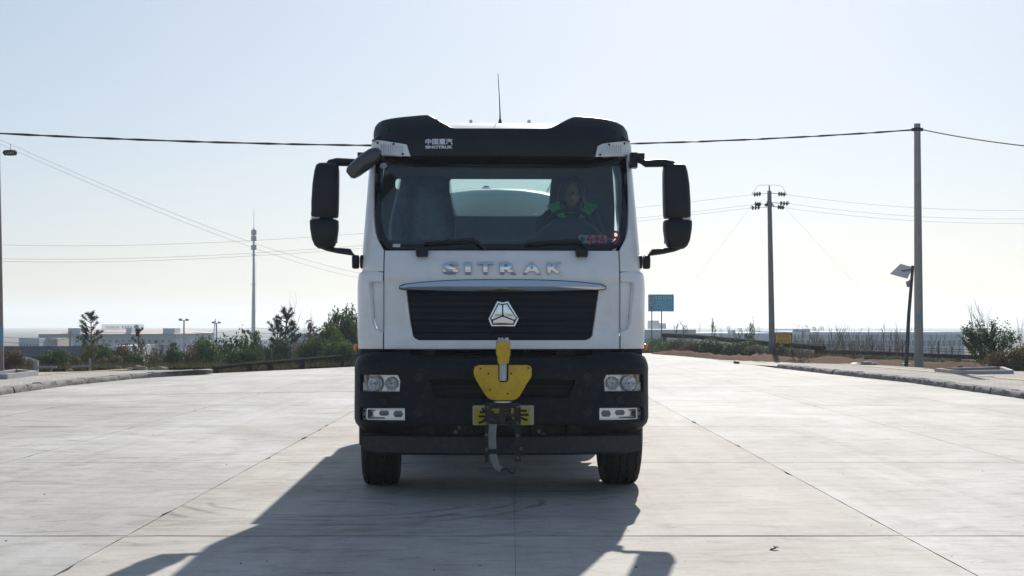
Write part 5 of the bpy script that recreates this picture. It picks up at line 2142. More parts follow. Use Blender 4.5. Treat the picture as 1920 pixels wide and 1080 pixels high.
# tree pits
def tree_pit(pts, label, h=.10):
    P_ = [gnd(x, y, .125) for x, y in pts]
    c = sum(P_, Vector()) / 4
    e_ = empty('tree_pit', c, 0, label, 'planter')
    for i in range(4):
        a, b = P_[i] - c, P_[(i + 1) % 4] - c
        d = (b - a).normalized()
        L = (b - a).length
        mid = (a + b) / 2
        nrm = Vector((-d.y, d.x, 0))
        if nrm.dot(mid) > 0:
            nrm = -nrm
        MB().box(mid + nrm * .06 + Vector((0, 0, h / 2)), (L - (.0 if i % 2 else .245), .12, h), Matrix.Rotation(math.atan2(d.y, d.x), 3, 'Z')).build('edging', CEMENT, e_, bevel=.01)
    mb = MB()
    mb.bm.faces.new([mb.bm.verts.new((p - c) * .97 + Vector((0, 0, .03))) for p in P_])
    mb.build('soil', DIRT, e_, smooth=0)


tree_pit([(1752, 697.5), (1803, 702.5), (1901, 701), (1880, 693.5)], 'square concrete tree pit on the pavement in front of the leafy bush')
tree_pit([(-60, 711), (14, 711), (72, 704), (30, 700.5)], 'concrete tree pit at the foot of the cut-off pole', .12)


# broken fence piece left
q = gnd(68, 698, .1)
e9 = empty('broken_railing', q, 0, 'stub of grey concrete post with a bent rail between shrubs', 'railing')
a, b = at(64, 676.5, q.y) - q, at(71.5, 698, q.y) - q
MB().box(((a.x + b.x) / 2, 0, (a.z + b.z) / 2), (b.x - a.x, .12, a.z - b.z)).build('post', CEMENT, e9, bevel=.01)
MB().tube([at(72, 689, q.y) - q, at(106, 688, q.y) - q], .03, 6).build('rail', GALV, e9)
MB().tube([at(100, 688, q.y) - q, at(95, 697, q.y) - q], .022, 6).build('brace', GALV, e9)
q = gnd(168, 694, .1)
e10 = empty('broken_railing', q, 0, 'thin grey post with a short pale rail under the tallest lone pine', 'railing')
MB().tube([(0, 0, -.1), at(169, 672, q.y) - q], .035, 6).build('post', CEMENT, e10)
MB().tube([at(134, 688, q.y) - q, at(167, 686.5, q.y) - q], .03, 6).build('rail', GALV, e10)


# ------------------------------------------------------------------ rubble, rubbish
def rock(name, px, py, w, h, label, m=ROCK, seed=1, cat='stone', z=.1, group=None):
    p = gnd(px, py, z)
    k = p.y / FPX
    mb = MB()
    bmesh.ops.create_icosphere(mb.bm, subdivisions=3, radius=1)
    for v in mb.bm.verts:
        d = 1 + .35 * noise.noise(v.co * 1.6 + Vector((seed * 7, 0, 0))) + .12 * noise.noise(v.co * 5 + Vector((seed, 3, 0)))
        v.co = Vector((v.co.x * w * k / 2 * d, v.co.y * w * k * .35 * d, max(-.25, v.co.z) * h * k * d * .9))
    return tag(mb.build(name, m, None, org=None, smooth=35), label, cat, group), p


for i, (px, py, w, h, lab) in enumerate(((222, 694, 15, 9, 'pale rounded boulder by the shrubs behind the rough kerb'), (245, 694, 22, 6, 'low brown mound of rubble left of the big rock'), (262, 694.5, 30, 9.5, 'biggest brown rock in the rubble behind the rough kerb'),
                                         (287, 694, 17, 6, 'small flat grey rock in the middle of the rubble'), (305, 694, 24, 7.5, 'pointed grey rock at the far end of the rubble'), (130, 695, 12, 4, 'small pale stone below the thin grey post'))):
    o, p = rock('boulder', px, py, w, h, lab, ROCK, i + 1, group='rubble behind the kerb')
    o.location = p
q = gnd(1381, 682)
k = q.y / FPX
mb = MB().box((0, 0, 2.2 * k), (9.5 * k, .25, 4.6 * k), Matrix.Rotation(.15, 3, 'Y'))
tag(mb.build('loose_block', mat('block_grey', (.10, .095, .085), .9, var=.2), None, smooth=30, bevel=.02), 'dark loose masonry block lying at the edge of the slabs', 'block').location = q
for i, (px, py, w, h, lab, c) in enumerate(((1420, 668, 8, 7, 'white and maroon rubbish bag on the red earth', (.45, .30, .30)), (1433, 668, 11, 7, 'pale lilac rubbish bag on the red earth', (.42, .38, .50)))):
    o, p = rock('rubbish_bag', px, py, w, h, lab, mat('bag_film_%s' % 'ab'[i], c, .35, var=.3, scale=9, bump=.5, bscale=15), 20 + i, 'bag', .1)
    o.location = p
for i, (px, py, w, h, lab) in enumerate(((1630, 684.5, 34, 8, 'grey spoil heap of gravel left of the leaning solar post'), (1604, 683, 22, 3, 'thin white plastic sheet left of the gravel heap'), (1800, 690, 12, 4, 'dark clod behind the tree pit'), (1826, 690, 17, 3, 'flat brown clod behind the tree pit'))):
    o, p = rock('spoil_heap' if i == 0 else 'plastic_sheet' if i == 1 else 'clod', px, py, w, h, lab, (ROCK, mat('sheet_white', (.62, .6, .58), .5, var=.1), DIRT, DIRT)[i] if i else mat('gravel_heap', (.20, .19, .175), .95, var=.35, scale=14, bump=1, bscale=30), 30 + i, ('heap', 'sheet', 'clod', 'clod')[i], .12)
    o.location = p
# scrap on the slabs in front
q = gnd(1450, 1031)
mb = MB()
for k in range(5):
    mb.box((.008 * k - .015, rnd.uniform(-.01, .01), .004 + .004 * k), (.032, .022, .004), Matrix.Rotation(rnd.uniform(-.5, .5), 3, 'Y') @ Matrix.Rotation(rnd.uniform(0, 3), 3, 'Z'))
tag(mb.build('litter', mat('litter_scrap', (.03, .028, .026), .7, var=.5, scale=60, col2=(.25, .25, .25)), None, org=None, smooth=0), 'small crumpled dark scrap lying on the concrete in front', 'litter').location = q
mb = MB()
rr_ = random.Random(12)
for k in range(70):
    p = gnd(rr_.uniform(-100, 2000), 607 + rr_.uniform(90, 470) ** 1.0)
    s_ = rr_.uniform(.003, .008)
    mb.box((p.x, p.y, s_ * .4), (s_ * rr_.uniform(1, 2), s_, s_ * .8), Matrix.Rotation(rr_.uniform(0, 3), 3, 'Z'), .6)
tag(mb.build('grit', mat('grit_dark', (.06, .055, .05), .9, var=.4), None, smooth=0), 'small dark grit scattered over the concrete', 'grit', kind='stuff')

# ------------------------------------------------------------------ plants
def leaf_cloud(seed, n, blobs, size, squash=1.0, inner=.35):
    """verts and faces of n leaf quads spread through overlapping blobs (unit space, base at z = 0)"""
    r_ = random.Random(seed)
    vs, fs = [], []
    wsum = [b[3] ** 2 for b in blobs]
    for _ in range(n):
        bx_, by, bz, br = r_.choices(blobs, wsum)[0]
        while True:
            d = Vector((r_.uniform(-1, 1), r_.uniform(-1, 1), r_.uniform(-1, 1)))
            if .01 < d.length <= 1:
                break
        d = d.normalized() * (inner + (1 - inner) * r_.random() ** .5)
        d *= 1 + .25 * noise.noise(d * 2.5 + Vector((seed, bx_ * 5, bz * 5)))
        c = Vector((bx_, by, bz)) + Vector((d.x * br, d.y * br, d.z * br * squash))
        if c.z < .01:
            c.z = r_.uniform(.01, .15)
        nrm = (d.normalized() + Vector((r_.uniform(-1, 1), r_.uniform(-1, 1), r_.uniform(-.4, 1.2)))).normalized()
        t = nrm.orthogonal().normalized()
        t = Matrix.Rotation(r_.uniform(0, 6.28), 3, nrm) @ t
        b = nrm.cross(t)
        s = size * r_.uniform(.6, 1.3)
        i = len(vs)
        vs += [c - t * s, c + b * s * .42 + nrm * s * .1, c + t * s, c - b * s * .42 + nrm * s * .1]
        fs.append((i, i + 1, i + 2, i + 3))
    return vs, fs


def limbs(mb, r_, p, d, L, rad, depth, spread=.55, n=4, up=.12):
    """recursive thin branches"""
    q = p + d * L * .5 + Vector((r_.uniform(-.05, .05), r_.uniform(-.05, .05), 0)) * L
    e_ = p + d * L + Vector((r_.uniform(-.08, .08), r_.uniform(-.08, .08), 0)) * L
    mb.tube([p, q, e_], [rad, rad * .85, rad * .65], n)
    if depth <= 0:
        return
    for k in range(r_.choice((2, 3)) if depth > 1 else r_.choice((2, 2, 3))):
        ax_ = Vector((r_.uniform(-1, 1), r_.uniform(-1, 1), r_.uniform(-.2, .2)))
        nd = (d + ax_ * spread + Vector((0, 0, up))).normalized()
        limbs(mb, r_, (q if (k and r_.random() < .5) else e_), nd, L * r_.uniform(.6, .85), rad * .62, depth - 1, spread, 3, up)


def norm_unit(vs):
    zs = max(v.z for v in vs)
    return zs


BUSH = []
for sd in range(5):
    r_ = random.Random(40 + sd)
    blobs = [(r_.uniform(-.30, .30), r_.uniform(-.25, .25), r_.uniform(.22, .66), r_.uniform(.18, .33)) for _ in range(9)] + [(0, 0, .35, .40), (-.22, 0, .22, .3), (.22, 0, .22, .3)]
    vs, fs = leaf_cloud(sd, 4600, blobs, .042)
    top = sorted(v.z for v in vs)[int(len(vs) * .985)]
    wx = sorted(abs(v.x) for v in vs)[int(len(vs) * .95)]
    vs = [Vector((v.x / wx * .5, v.y / wx * .5, v.z / top)) for v in vs]
    me = bpy.data.meshes.new('foliage')
    me.from_pydata(vs, [], fs)
    st = MB()
    for k in range(5):
        limbs(st, r_, Vector((r_.uniform(-.08, .08), r_.uniform(-.08, .08), -.1)), Vector((r_.uniform(-.5, .5), r_.uniform(-.5, .5), 1)).normalized(), .42, .014, 2, .6)
    so = st.build('stem', TWIG, None, smooth=0)
    BUSH.append((me, so.data))
    bpy.data.objects.remove(so)
_BM = {}


def bush(px, base, w, h, Y, m, label, v=0, group='shrubs beyond the road', name='shrub', cat='bush'):
    """px centre, pixel row of the visible foot, pixel width and height, depth"""
    p = at(px, base, Y)
    gz_ = terrain_z(p.x, Y)
    zt = at(px, base - h, Y).z
    H_ = zt - gz_
    W_ = w * Y / FPX
    e_ = empty(name, (p.x, Y, gz_), rnd.uniform(-.6, .6), label, cat, group)
    key = (v, m.name)
    if key not in _BM:
        me = BUSH[v][0].copy()
        me.materials.append(m)
        _BM[key] = me
    for nm, me in (('foliage', _BM[key]), ('stem', BUSH[v][1])):
        o = bpy.data.objects.new(nm, me)
        COL.objects.link(o)
        o.parent = e_
        o.scale = (W_, max(W_ * .8, .8), H_)
    return e_


def pine_mesh(seed, full=1.0, topbare=.0):
    """unit pine, height 1"""
    r_ = random.Random(seed)
    tr = MB()
    tr.tube([(0, 0, -.15), (.01, 0, .3), (-.008, .005, .65), (.004, 0, .985)], [.018, .014, .009, .003], 6)
    vs, fs = [], []
    for lv in range(17):
        z = .14 + .82 * lv / 16
        for k in range(r_.choice((4, 4, 5))):
            if r_.random() > full:
                continue
            a = r_.uniform(0, 6.28)
            L = (.20 * (1 - (z - .1) * .85) + .02) * r_.uniform(.6, 1.25)
            d = Vector((math.cos(a), math.sin(a), r_.uniform(.25, .7))).normalized()
            p0 = Vector((0, 0, z))
            p1 = p0 + d * L
            p1.z += .02
            tr.tube([p0, p0.lerp(p1, .5) - Vector((0, 0, .008)), p1], [.005, .004, .002], 3)
            for t in ((.55, .012), (.8, .016), (1.0, .02)):
                c = p0.lerp(p1, t[0])
                for q in range(20):
                    nd = (d * .7 + Vector((r_.uniform(-1, 1), r_.uniform(-1, 1), r_.uniform(-.6, 1.1)))).normalized()
                    s = nd.orthogonal().normalized()
                    s = Matrix.Rotation(r_.uniform(0, 6.28), 3, nd) @ s
                    ln = r_.uniform(.02, .042)
                    w = .0032
                    i = len(vs)
                    vs += [c - s * w, c + s * w, c + nd * ln + s * w * .4, c + nd * ln - s * w * .4]
                    fs.append((i, i + 1, i + 2, i + 3))
    for q in range(60):
        c = Vector((0, 0, r_.uniform(.93, .99)))
        nd = Vector((r_.uniform(-1, 1), r_.uniform(-1, 1), r_.uniform(-.3, 1.2))).normalized()
        s = nd.orthogonal().normalized()
        i = len(vs)
        vs += [c - s * .004, c + s * .004, c + nd * .04 + s * .002, c + nd * .04 - s * .002]
        fs.append((i, i + 1, i + 2, i + 3))
    return tr, vs, fs


def pine(px, base, top, Y, label, seed, full=1.0, wide=1.0):
    p = at(px, base, Y)
    gz_ = terrain_z(p.x, Y)
    H_ = at(px, top, Y).z - gz_
    e_ = empty('pine_tree', (p.x, Y, gz_), seed, label, 'tree', 'young pines beyond the road')
    tr, vs, fs = pine_mesh(seed, full)
    t = tr.build('trunk', BARK, e_, smooth=60)
    c = raw_obj('crown', vs, fs, NEEDLE, e_)
    t.scale = c.scale = (H_ * wide * .92, H_ * wide * .92, H_ * .955)


def bare(px, top, Y, label, seed, spread=.45, depth=4, m=TWIG, group='bare saplings', rad=.016, lean=0.0, leaves=None, nleaf=0, name='bare_tree', th=1.0):
    p = at(px, 660, Y)
    gz_ = terrain_z(p.x, Y)
    H_ = at(px, top, Y).z - gz_
    r_ = random.Random(seed)
    mb = MB()
    limbs(mb, r_, Vector((0, 0, -.05)), Vector((lean, 0, 1)).normalized(), .36, rad, depth, spread, 5, .35)
    zt = max(v.co.z for v in mb.bm.verts)
    tips = [v.co.copy() / zt for v in mb.bm.verts if v.co.z > zt * .3]
    for v in mb.bm.verts:
        v.co /= zt
    e_ = empty(name, (p.x, Y, gz_), 0, label, 'tree', group)
    o = mb.build('trunk', m, e_, smooth=0)
    o.scale = (H_ * th, H_ * th, H_)
    if leaves:
        vs, fs = [], []
        for _ in range(nleaf):
            c = r_.choice(tips) + Vector((r_.uniform(-.02, .02), r_.uniform(-.02, .02), r_.uniform(-.03, .02)))
            t = Vector((r_.uniform(-1, 1), r_.uniform(-1, 1), r_.uniform(-1, 1))).normalized()
            b = t.orthogonal().normalized()
            s = r_.uniform(.010, .022)
            i = len(vs)
            vs += [c - t * s, c + b * s * .5, c + t * s, c - b * s * .5]
            fs.append((i, i + 1, i + 2, i + 3))
        o = raw_obj('crown', vs, fs, leaves, e_)
        o.scale = (H_ * th, H_ * th, H_)


# left of the cab
bush(24, 699, 50, 41, 45, LEAF_BR, 'rusty green rounded shrub behind the cut-off pole', 0)
bush(50, 697, 30, 22, 47, LEAF_YL, 'low yellowish shrub beside the concrete post stub', 1)
bush(103, 697, 48, 40, 46, LEAF_MD, 'cone-shaped bright green shrub below the dark blue roof', 2)
bush(88, 697, 30, 20, 48, LEAF_YL, 'small yellow-green shrub tucked behind the cone-shaped one', 3)
bush(145, 696, 34, 26, 50, LEAF_YL, 'low straw-green shrub left of the thin grey post', 4)
bush(166, 685, 30, 38, 53, LEAF_YL, 'yellow-green shrub at the foot of the tallest lone pine', 0)
bush(192, 694, 46, 42, 50, LEAF_MD, 'olive green shrub right of the tallest lone pine', 1)
bush(206, 696, 44, 26, 48, LEAF_BR, 'dry brown twiggy shrub left of the rubble', 2)
bush(232, 692, 46, 40, 51, LEAF_BR, 'brown-green shrub behind the rubble', 3)
bush(262, 690, 40, 26, 50, LEAF_MD, 'small green shrub below the second lone pine', 4)
bush(290, 690, 34, 26, 52, LEAF_BR, 'sparse brown shrub among bare twigs', 0)
bush(318, 694, 50, 42, 51, LEAF_DK, 'dark green shrub at the right end of the rubble', 1)
bush(350, 696, 46, 40, 52, LEAF_BR, 'brownish shrub between two dark green ones', 2)
bush(376, 695, 46, 52, 54, LEAF_DK, 'dark green shrub above the end of the kerb', 3)
bush(400, 695, 56, 50, 52, LEAF_MD, 'mid green shrub behind the start of the black pipe', 4)
bush(438, 694, 76, 58, 56, LEAF_DK, 'wide dark green bush left of the telecom mast', 0)
bush(474, 692, 44, 57, 55, LEAF_MD, 'tall dark bush hiding the foot of the telecom mast', 1)
bush(455, 692, 60, 36, 50, LEAF_DK, 'low green thicket in front of the wide dark bush', 2)
bush(505, 688, 50, 30, 60, LEAF_DK, 'sparse dark brush right of the telecom mast', 3)
bush(538, 686, 42, 44, 54, LEAF_DK, 'dark bush below the twin-topped pine', 4)
bush(570, 682, 46, 34, 55, LEAF_BR, 'tawny undergrowth right of the twin-topped pine', 0)
bush(604, 682, 76, 66, 55, LEAF_MD, 'large rounded green bush near the cab', 1, name='small_tree')
bush(590, 680, 50, 40, 52, LEAF_DK, 'dark scrub in front of the large rounded green bush', 2)
bush(644, 678, 66, 88, 57, LEAF_DK, 'tallest dark evergreen bush half hidden by the cab', 3, name='small_tree')
bush(668, 676, 50, 82, 60, LEAF_DK, 'dark evergreen bush mostly behind the cab', 4, name='small_tree')
bush(630, 676, 60, 34, 51, LEAF_MD, 'green scrub beneath the tallest dark evergreen bush', 0)
pine(170, 690, 581, 56, 'tallest lone pine in front of the pale red roof', 11, .85, 1.0)
pine(259, 690, 611, 60, 'second lone pine under the rooftop billboard', 12, .7, .8)
pine(536, 690, 574, 62, 'twin-topped pine beside a tall bare tree', 13, .95, 1.0)
pine(520, 690, 601, 60, 'short bushy pine left of the twin-topped pine', 14, .9, 1.1)
bare(292, 627, 58, 'wine-brown sparse tree left of the dark shrub', 61, .5, 4, TWIG, 'bare trees by the rubble', .014, 0, LEAF_PU, 160)
for i, (px, tp_) in enumerate(((276, 636), (305, 640), (316, 630), (328, 642), (338, 634))):
    bare(px, tp_, 62 + i, '%s bare sapling right of the second lone pine' % ('first', 'second', 'third', 'fourth', 'fifth')[i], 70 + i, .5, 4, group='bare trees by the rubble', rad=.012)
bare(559, 545, 66, 'tall bare tree with upswept twigs beside the twin-topped pine', 81, .38, 5, TWIG, 'bare trees near the cab', .011, .05)
bare(580, 596, 60, 'wine-brown leafy tree between the bare tree and the rounded bush', 82, .5, 4, TWIG, 'bare trees near the cab', .015, 0, LEAF_PU, 420)
bare(612, 574, 62, 'bare tree standing behind the large rounded green bush', 83, .55, 5, TWIG, 'bare trees near the cab', .012)
bare(647, 565, 64, 'thin bare treetop above the tallest dark evergreen bush', 84, .3, 4, TWIG, 'bare trees near the cab', .008)
for i, px in enumerate((492, 503, 512, 524, 498)):
    bare(px, 640 + 4 * (i % 3), 75 + 2 * i, '%s small bare tree in the gap right of the telecom mast' % ('first', 'second', 'third', 'fourth', 'fifth')[i], 90 + i, .6, 4, group='bare trees in the gap by the mast', rad=.014, th=1.3)
for i, px in enumerate((352, 365, 412, 452)):
    bare(px, 633 + 3 * (i % 2), 80, '%s bare treetop over the green shrubs left of the mast' % ('first', 'second', 'third', 'fourth')[i], 110 + i, .55, 4, group='bare treetops over the shrubs', rad=.013, th=1.2)

# right of the cab
bush(1268, 664, 36, 26, 72, LEAF_YL, 'yellow-green shrub under the first pipe post', 0, 'shrubs by the pipe')
bush(1224, 663, 34, 22, 76, LEAF_BR, 'dry shrub at the foot of the speed sign', 1, 'shrubs by the pipe')
bush(1246, 662, 36, 18, 74, LEAF_MD, 'low shrub at the foot of the blue board post', 2, 'shrubs by the pipe')
bush(1306, 667, 48, 26, 68, LEAF_BR, 'brown bramble between the first two pipe posts', 3, 'shrubs by the pipe')
bush(1345, 668, 60, 28, 66, LEAF_DK, 'dark bramble right of the second pipe post', 4, 'shrubs by the pipe')
bush(1385, 669, 56, 26, 65, LEAF_DK, 'dark bramble left of the third pipe post', 0, 'shrubs by the pipe')
bush(1324, 663, 40, 26, 70, LEAF_MD, 'green bramble beside the second pipe post', 1, 'shrubs by the pipe')
bush(1412, 668, 34, 18, 64, LEAF_BR, 'brown low bramble beside the rubbish bags', 2, 'shrubs by the pipe')
bush(1405, 652, 20, 32, 95, LEAF_DK, 'dark green young conifer beyond the pipe left of the electricity pole', 2, 'trees beyond the pipe', name='small_tree')
bush(1388, 650, 26, 18, 100, LEAF_YL, 'yellow-green treetop beyond the pipe', 3, 'trees beyond the pipe', name='small_tree')
bush(1463, 668, 26, 20, 64, LEAF_DK, 'small green shrub between the legs of the yellow notice', 3, 'shrubs by the pipe')
bush(1556, 674, 30, 20, 66, LEAF_DK, 'green shrub behind the meeting of the two pipes', 4, 'shrubs by the fence')
bush(1640, 676, 46, 12, 66, LEAF_MD, 'low green growth under the fence left of the solar post', 0, 'shrubs by the fence')
bare(1276, 600, 74, 'small dark-leaved tree behind the first pipe post', 121, .6, 4, BARK, 'small trees by the pipe', .02, 0, LEAF_PU, 200)
bare(1289, 630, 72, 'forked dark trunk under the pipe near the blue board', 122, .9, 3, BARK, 'small trees by the pipe', .035, 0, LEAF_BR, 60)
bare(1336, 597, 72, 'slim tree with scattered dark leaves above the pipe', 123, .35, 4, BARK, 'small trees by the pipe', .016, 0, LEAF_PU, 260)
words = ('first', 'second', 'third', 'fourth', 'fifth', 'sixth', 'seventh', 'eighth', 'ninth', 'tenth', 'eleventh', 'twelfth', 'thirteenth', 'fourteenth', 'fifteenth', 'sixteenth', 'seventeenth', 'eighteenth', 'nineteenth', 'twentieth', 'twenty-first', 'twenty-second', 'twenty-third', 'twenty-fourth')
rr_ = random.Random(77)
for i in range(24):
    px = 1492 + i * 8.6 + rr_.uniform(-3, 3)
    bare(px, rr_.uniform(598, 622) + (8 if px < 1540 else 0), rr_.uniform(82, 96), '%s bare sapling to the right of the yellow notice, before the long grey works' % words[i], 200 + i, .42, 4, group='bare saplings before the long works', rad=.014, th=1.1)
for i, px in enumerate((1310, 1357, 1378, 1392, 1424, 1436)):
    bare(px, 605 + 5 * (i % 3), 98, '%s thin bare sapling beyond the sloping pipe' % words[i], 240 + i, .4, 4, group='bare saplings beyond the sloping pipe', rad=.008)
for i, px in enumerate((1745, 1772, 1790)):
    bare(px, 622 + 6 * i, 85, '%s bare sapling between the tall pole and the leafy bush' % words[i], 260 + i, .4, 4, group='bare saplings right of the tall pole', rad=.012)

# leafy bush by the tree pit with its own leaves
def leafy_bush(px, base, w, h, Y, label, seed):
    p = at(px, base, Y)
    gz_ = terrain_z(p.x, Y) + .1
    H_ = at(px, base - h, Y).z - gz_
    W_ = w * Y / FPX
    r_ = random.Random(seed)
    e_ = empty('leafy_bush', (p.x, Y, gz_), 0, label, 'bush')
    st = MB()
    for k in range(11):
        a = Vector((r_.uniform(-.8, .8), r_.uniform(-.5, .5), 1)).normalized()
        limbs(st, r_, Vector((r_.uniform(-.08, .08), r_.uniform(-.08, .08), 0)), a, H_ * .42, .016, 3, .5, 5, .15)
    tips = [v.co.copy() for v in st.bm.verts if v.co.z > H_ * .25]
    zt = max(t.z for t in tips)
    k = H_ / zt
    for v in st.bm.verts:
        v.co *= k
    tips = [t * k for t in tips]
    st.build('stem', BARK, e_, smooth=0)
    vs, fs = [], []
    for _ in range(5200):
        c = r_.choice(tips) + Vector((r_.gauss(0, .05), r_.gauss(0, .05), r_.gauss(0, .05)))
        t = Vector((r_.uniform(-1, 1), r_.uniform(-1, 1), r_.uniform(-1, 1))).normalized()
        b = t.orthogonal().normalized()
        b = Matrix.Rotation(r_.uniform(0, 6), 3, t) @ b
        s = r_.uniform(.026, .055)
        i = len(vs)
        vs += [c - t * s, c + b * s * .42, c + t * s, c - b * s * .42]
        fs.append((i, i + 1, i + 2, i + 3))
    raw_obj('crown', vs, fs, LEAF_DK, e_)


leafy_bush(1858, 694, 84, 92, 44, 'dark leafy bush rising behind the square tree pit', 5)
bush(1895, 697, 70, 40, 42, LEAF_BR, 'dense dark brown thicket beside the leafy bush at the picture edge', 2, 'brush at the picture edge')
bush(1930, 700, 60, 52, 43, LEAF_BR, 'dry thicket cut by the picture edge', 0, 'brush at the picture edge')
for i, (px, tp_, ln) in enumerate(((1872, 553, -.35), (1905, 585, .2), (1918, 592, .3))):
    bare(px, tp_, 45 + i, '%s tall bare shoot leaning out of the leafy bush' % words[i], 270 + i, .35, 4, group='bare shoots by the leafy bush', rad=.010, lean=ln)

# dead branch pile on the red earth
q = gnd(1505, 682, .05)
e_ = empty('brushwood_pile', q, 0, 'heap of dead grey branches on the red earth by the pipe end', 'branches')
rr_ = random.Random(9)
for k in range(16):
    mb = MB()
    a = rr_.uniform(-1.2, 1.2)
    limbs(mb, rr_, Vector((rr_.uniform(-.35, .2), rr_.uniform(-.2, .2), 0.02)), Vector((math.sin(a), rr_.uniform(-.4, .4), abs(math.cos(a)) * .9)).normalized(), rr_.uniform(.15, .36), .012, 2, .5, 4, 0)
    mb.build('branch', TWIG, e_, smooth=0)


# grass and litter at the road's edge
def tufts():
    r_ = random.Random(31)
    vs, fs = [], []
    paths = [([gnd(402, 699), gnd(668, 684.5), gnd(760, 680)], 900, .5), ([gnd(1222, 662.5), gnd(1300, 664), gnd(1400, 668), gnd(1540, 672), gnd(1700, 678), gnd(1850, 688), gnd(1990, 698)], 1500, 1.6), ([gnd(0, 700), gnd(150, 696), gnd(300, 694), gnd(402, 694)], 700, 1.4)]
    for pts, n, wd in paths:
        for _ in range(n):
            s = r_.randrange(len(pts) - 1)
            c = pts[s].lerp(pts[s + 1], r_.random())
            c.y += abs(r_.gauss(0, wd)) + .1
            c.z = max(0.0 if wd < 1 else .05, terrain_z(c.x, c.y))
            for b in range(5):
                d = Vector((r_.uniform(-1, 1), r_.uniform(-1, 1), r_.uniform(.6, 2.2))).normalized() * r_.uniform(.08, .26)
                w = Vector((r_.uniform(-1, 1), r_.uniform(-1, 1), 0)).normalized() * .009
                i = len(vs)
                vs += [c - w, c + w, c + d]
                fs.append((i, i + 1, i + 2))
    tag(raw_obj('dry_grass', vs, fs, GRASSM), 'dry grass along the far road edges', 'grass', kind='stuff')


tufts()


def thicket(pts, n, label, m, h, seed, size=.05):
    """a low tangle nobody could count: leaves and twigs along a line of pixel feet (px, depth)"""
    r_ = random.Random(seed)
    vs, fs = [], []
    for _ in range(n):
        s = r_.randrange(len(pts) - 1)
        t = r_.random()
        px, Y = lin(pts[s][0], pts[s + 1][0], t), lin(pts[s][1], pts[s + 1][1], t) + r_.gauss(0, .8)
        p = at(px, 680, Y)
        g = terrain_z(p.x, Y)
        hh = h * (.55 + .9 * abs(noise.noise((p.x * .55, Y * .3, seed))) + .4 * noise.noise((p.x * 1.7, Y, seed)))
        c = Vector((p.x, Y, g + max(.02, hh * r_.random() ** .7)))
        d = Vector((r_.uniform(-1, 1), r_.uniform(-1, 1), r_.uniform(-.3, 1.6))).normalized()
        b = d.orthogonal().normalized()
        b = Matrix.Rotation(r_.uniform(0, 6.28), 3, d) @ b
        k = size * r_.uniform(.5, 1.5)
        thin = r_.random() < .35
        w = .008 if thin else k * .4
        L = k * (3.5 if thin else 1)
        i = len(vs)
        vs += [c - d * L, c + b * w, c + d * L, c - b * w]
        fs.append((i, i + 1, i + 2, i + 3))
    tag(raw_obj('undergrowth', vs, fs, m), label, 'undergrowth', kind='stuff')


thicket([(8, 48), (200, 50), (402, 49), (520, 52), (668, 56), (740, 60)], 6000, 'brown tangle of undergrowth beyond the left road edge', LEAF_BR, .55, 3, .035)
thicket([(150, 52), (402, 53), (520, 57), (668, 60), (740, 64)], 15000, 'dark green tangle of undergrowth behind the brown one', LEAF_DK, 1.55, 4, .042)
thicket([(1216, 76), (1300, 71), (1420, 66), (1500, 65)], 6000, 'dark brambles under the sloping pipe', LEAF_DK, 0.95, 5)
thicket([(1216, 75), (1300, 70), (1420, 65), (1530, 64)], 4000, 'dry stalks and brambles along the red earth', LEAF_BR, 0.55, 6)


# ------------------------------------------------------------------ distance
def building(name, label, x0, x1, top, Y, depth, m, rz=0.0, cat='building', base=-10.0):
    a, b = at(x0, top, Y), at(x1, top, Y)
    e_ = empty(name, ((a.x + b.x) / 2, Y, base), rz, label, cat)
    w, h = b.x - a.x, a.z - base
    MB().box((0, depth / 2, h / 2), (w, depth, h)).build('wall', m, e_, smooth=0)
    return e_, w, h


GREYW = mat('works_grey', (.42, .49, .58), .8, var=.06, scale=.2)
DKWIN = mat('works_window', (.12, .17, .24), .3, var=.2, scale=1)
# works on the left with a hipped pale red roof
Y1 = 235
e_, w, h = building('factory', 'long grey works with pale red hipped roof and rooftop billboard', 72, 329, 626.2, Y1, 30, GREYW)
k = Y1 / FPX
m = MB()
hw = w / 2 + .6
m.loft([[Vector((-hw, -.8, h)), Vector((hw, -.8, h)), Vector((hw, 31, h)), Vector((-hw, 31, h))], [Vector((-hw + 2.6, 8, h + .56)), Vector((hw - 3.2, 8, h + .56)), Vector((hw - 3.2, 22, h + .56)), Vector((-hw + 2.6, 22, h + .56))]])
rf = m.build('roof', mat('pale_red_roof', (.42, .33, .31), .8, var=.08, scale=.4), e_, smooth=0)
for px0, px1, py in ((127, 150, 615.3), (236, 246, 614.8), (305, 327, 615.6)):
    a, b = at(px0, py, Y1), at(px1, py, Y1)
    zt = a.z + 10
    MB().box(((a.x + b.x) / 2 - e_.location.x, 2.2, (zt + h) / 2), (b.x - a.x, 4, zt - h)).build('roof_cabin', GREYW, rf, smooth=0)
for row, (za, hh) in enumerate(((1.15, .45), (3.0, 1.4))):
    n = 20
    for i in range(n):
        x = lin(-w / 2 + 1, w / 2 - 1, i / (n - 1))
        MB().box((x, -.03, h - za), (.55, .12, hh)).build('window', DKWIN, e_, smooth=0)
MB().box((0, -.06, h - 1.9), (w, .16, .16)).build('string_course', mat('works_trim', (.26, .28, .30), .8), e_, smooth=0)
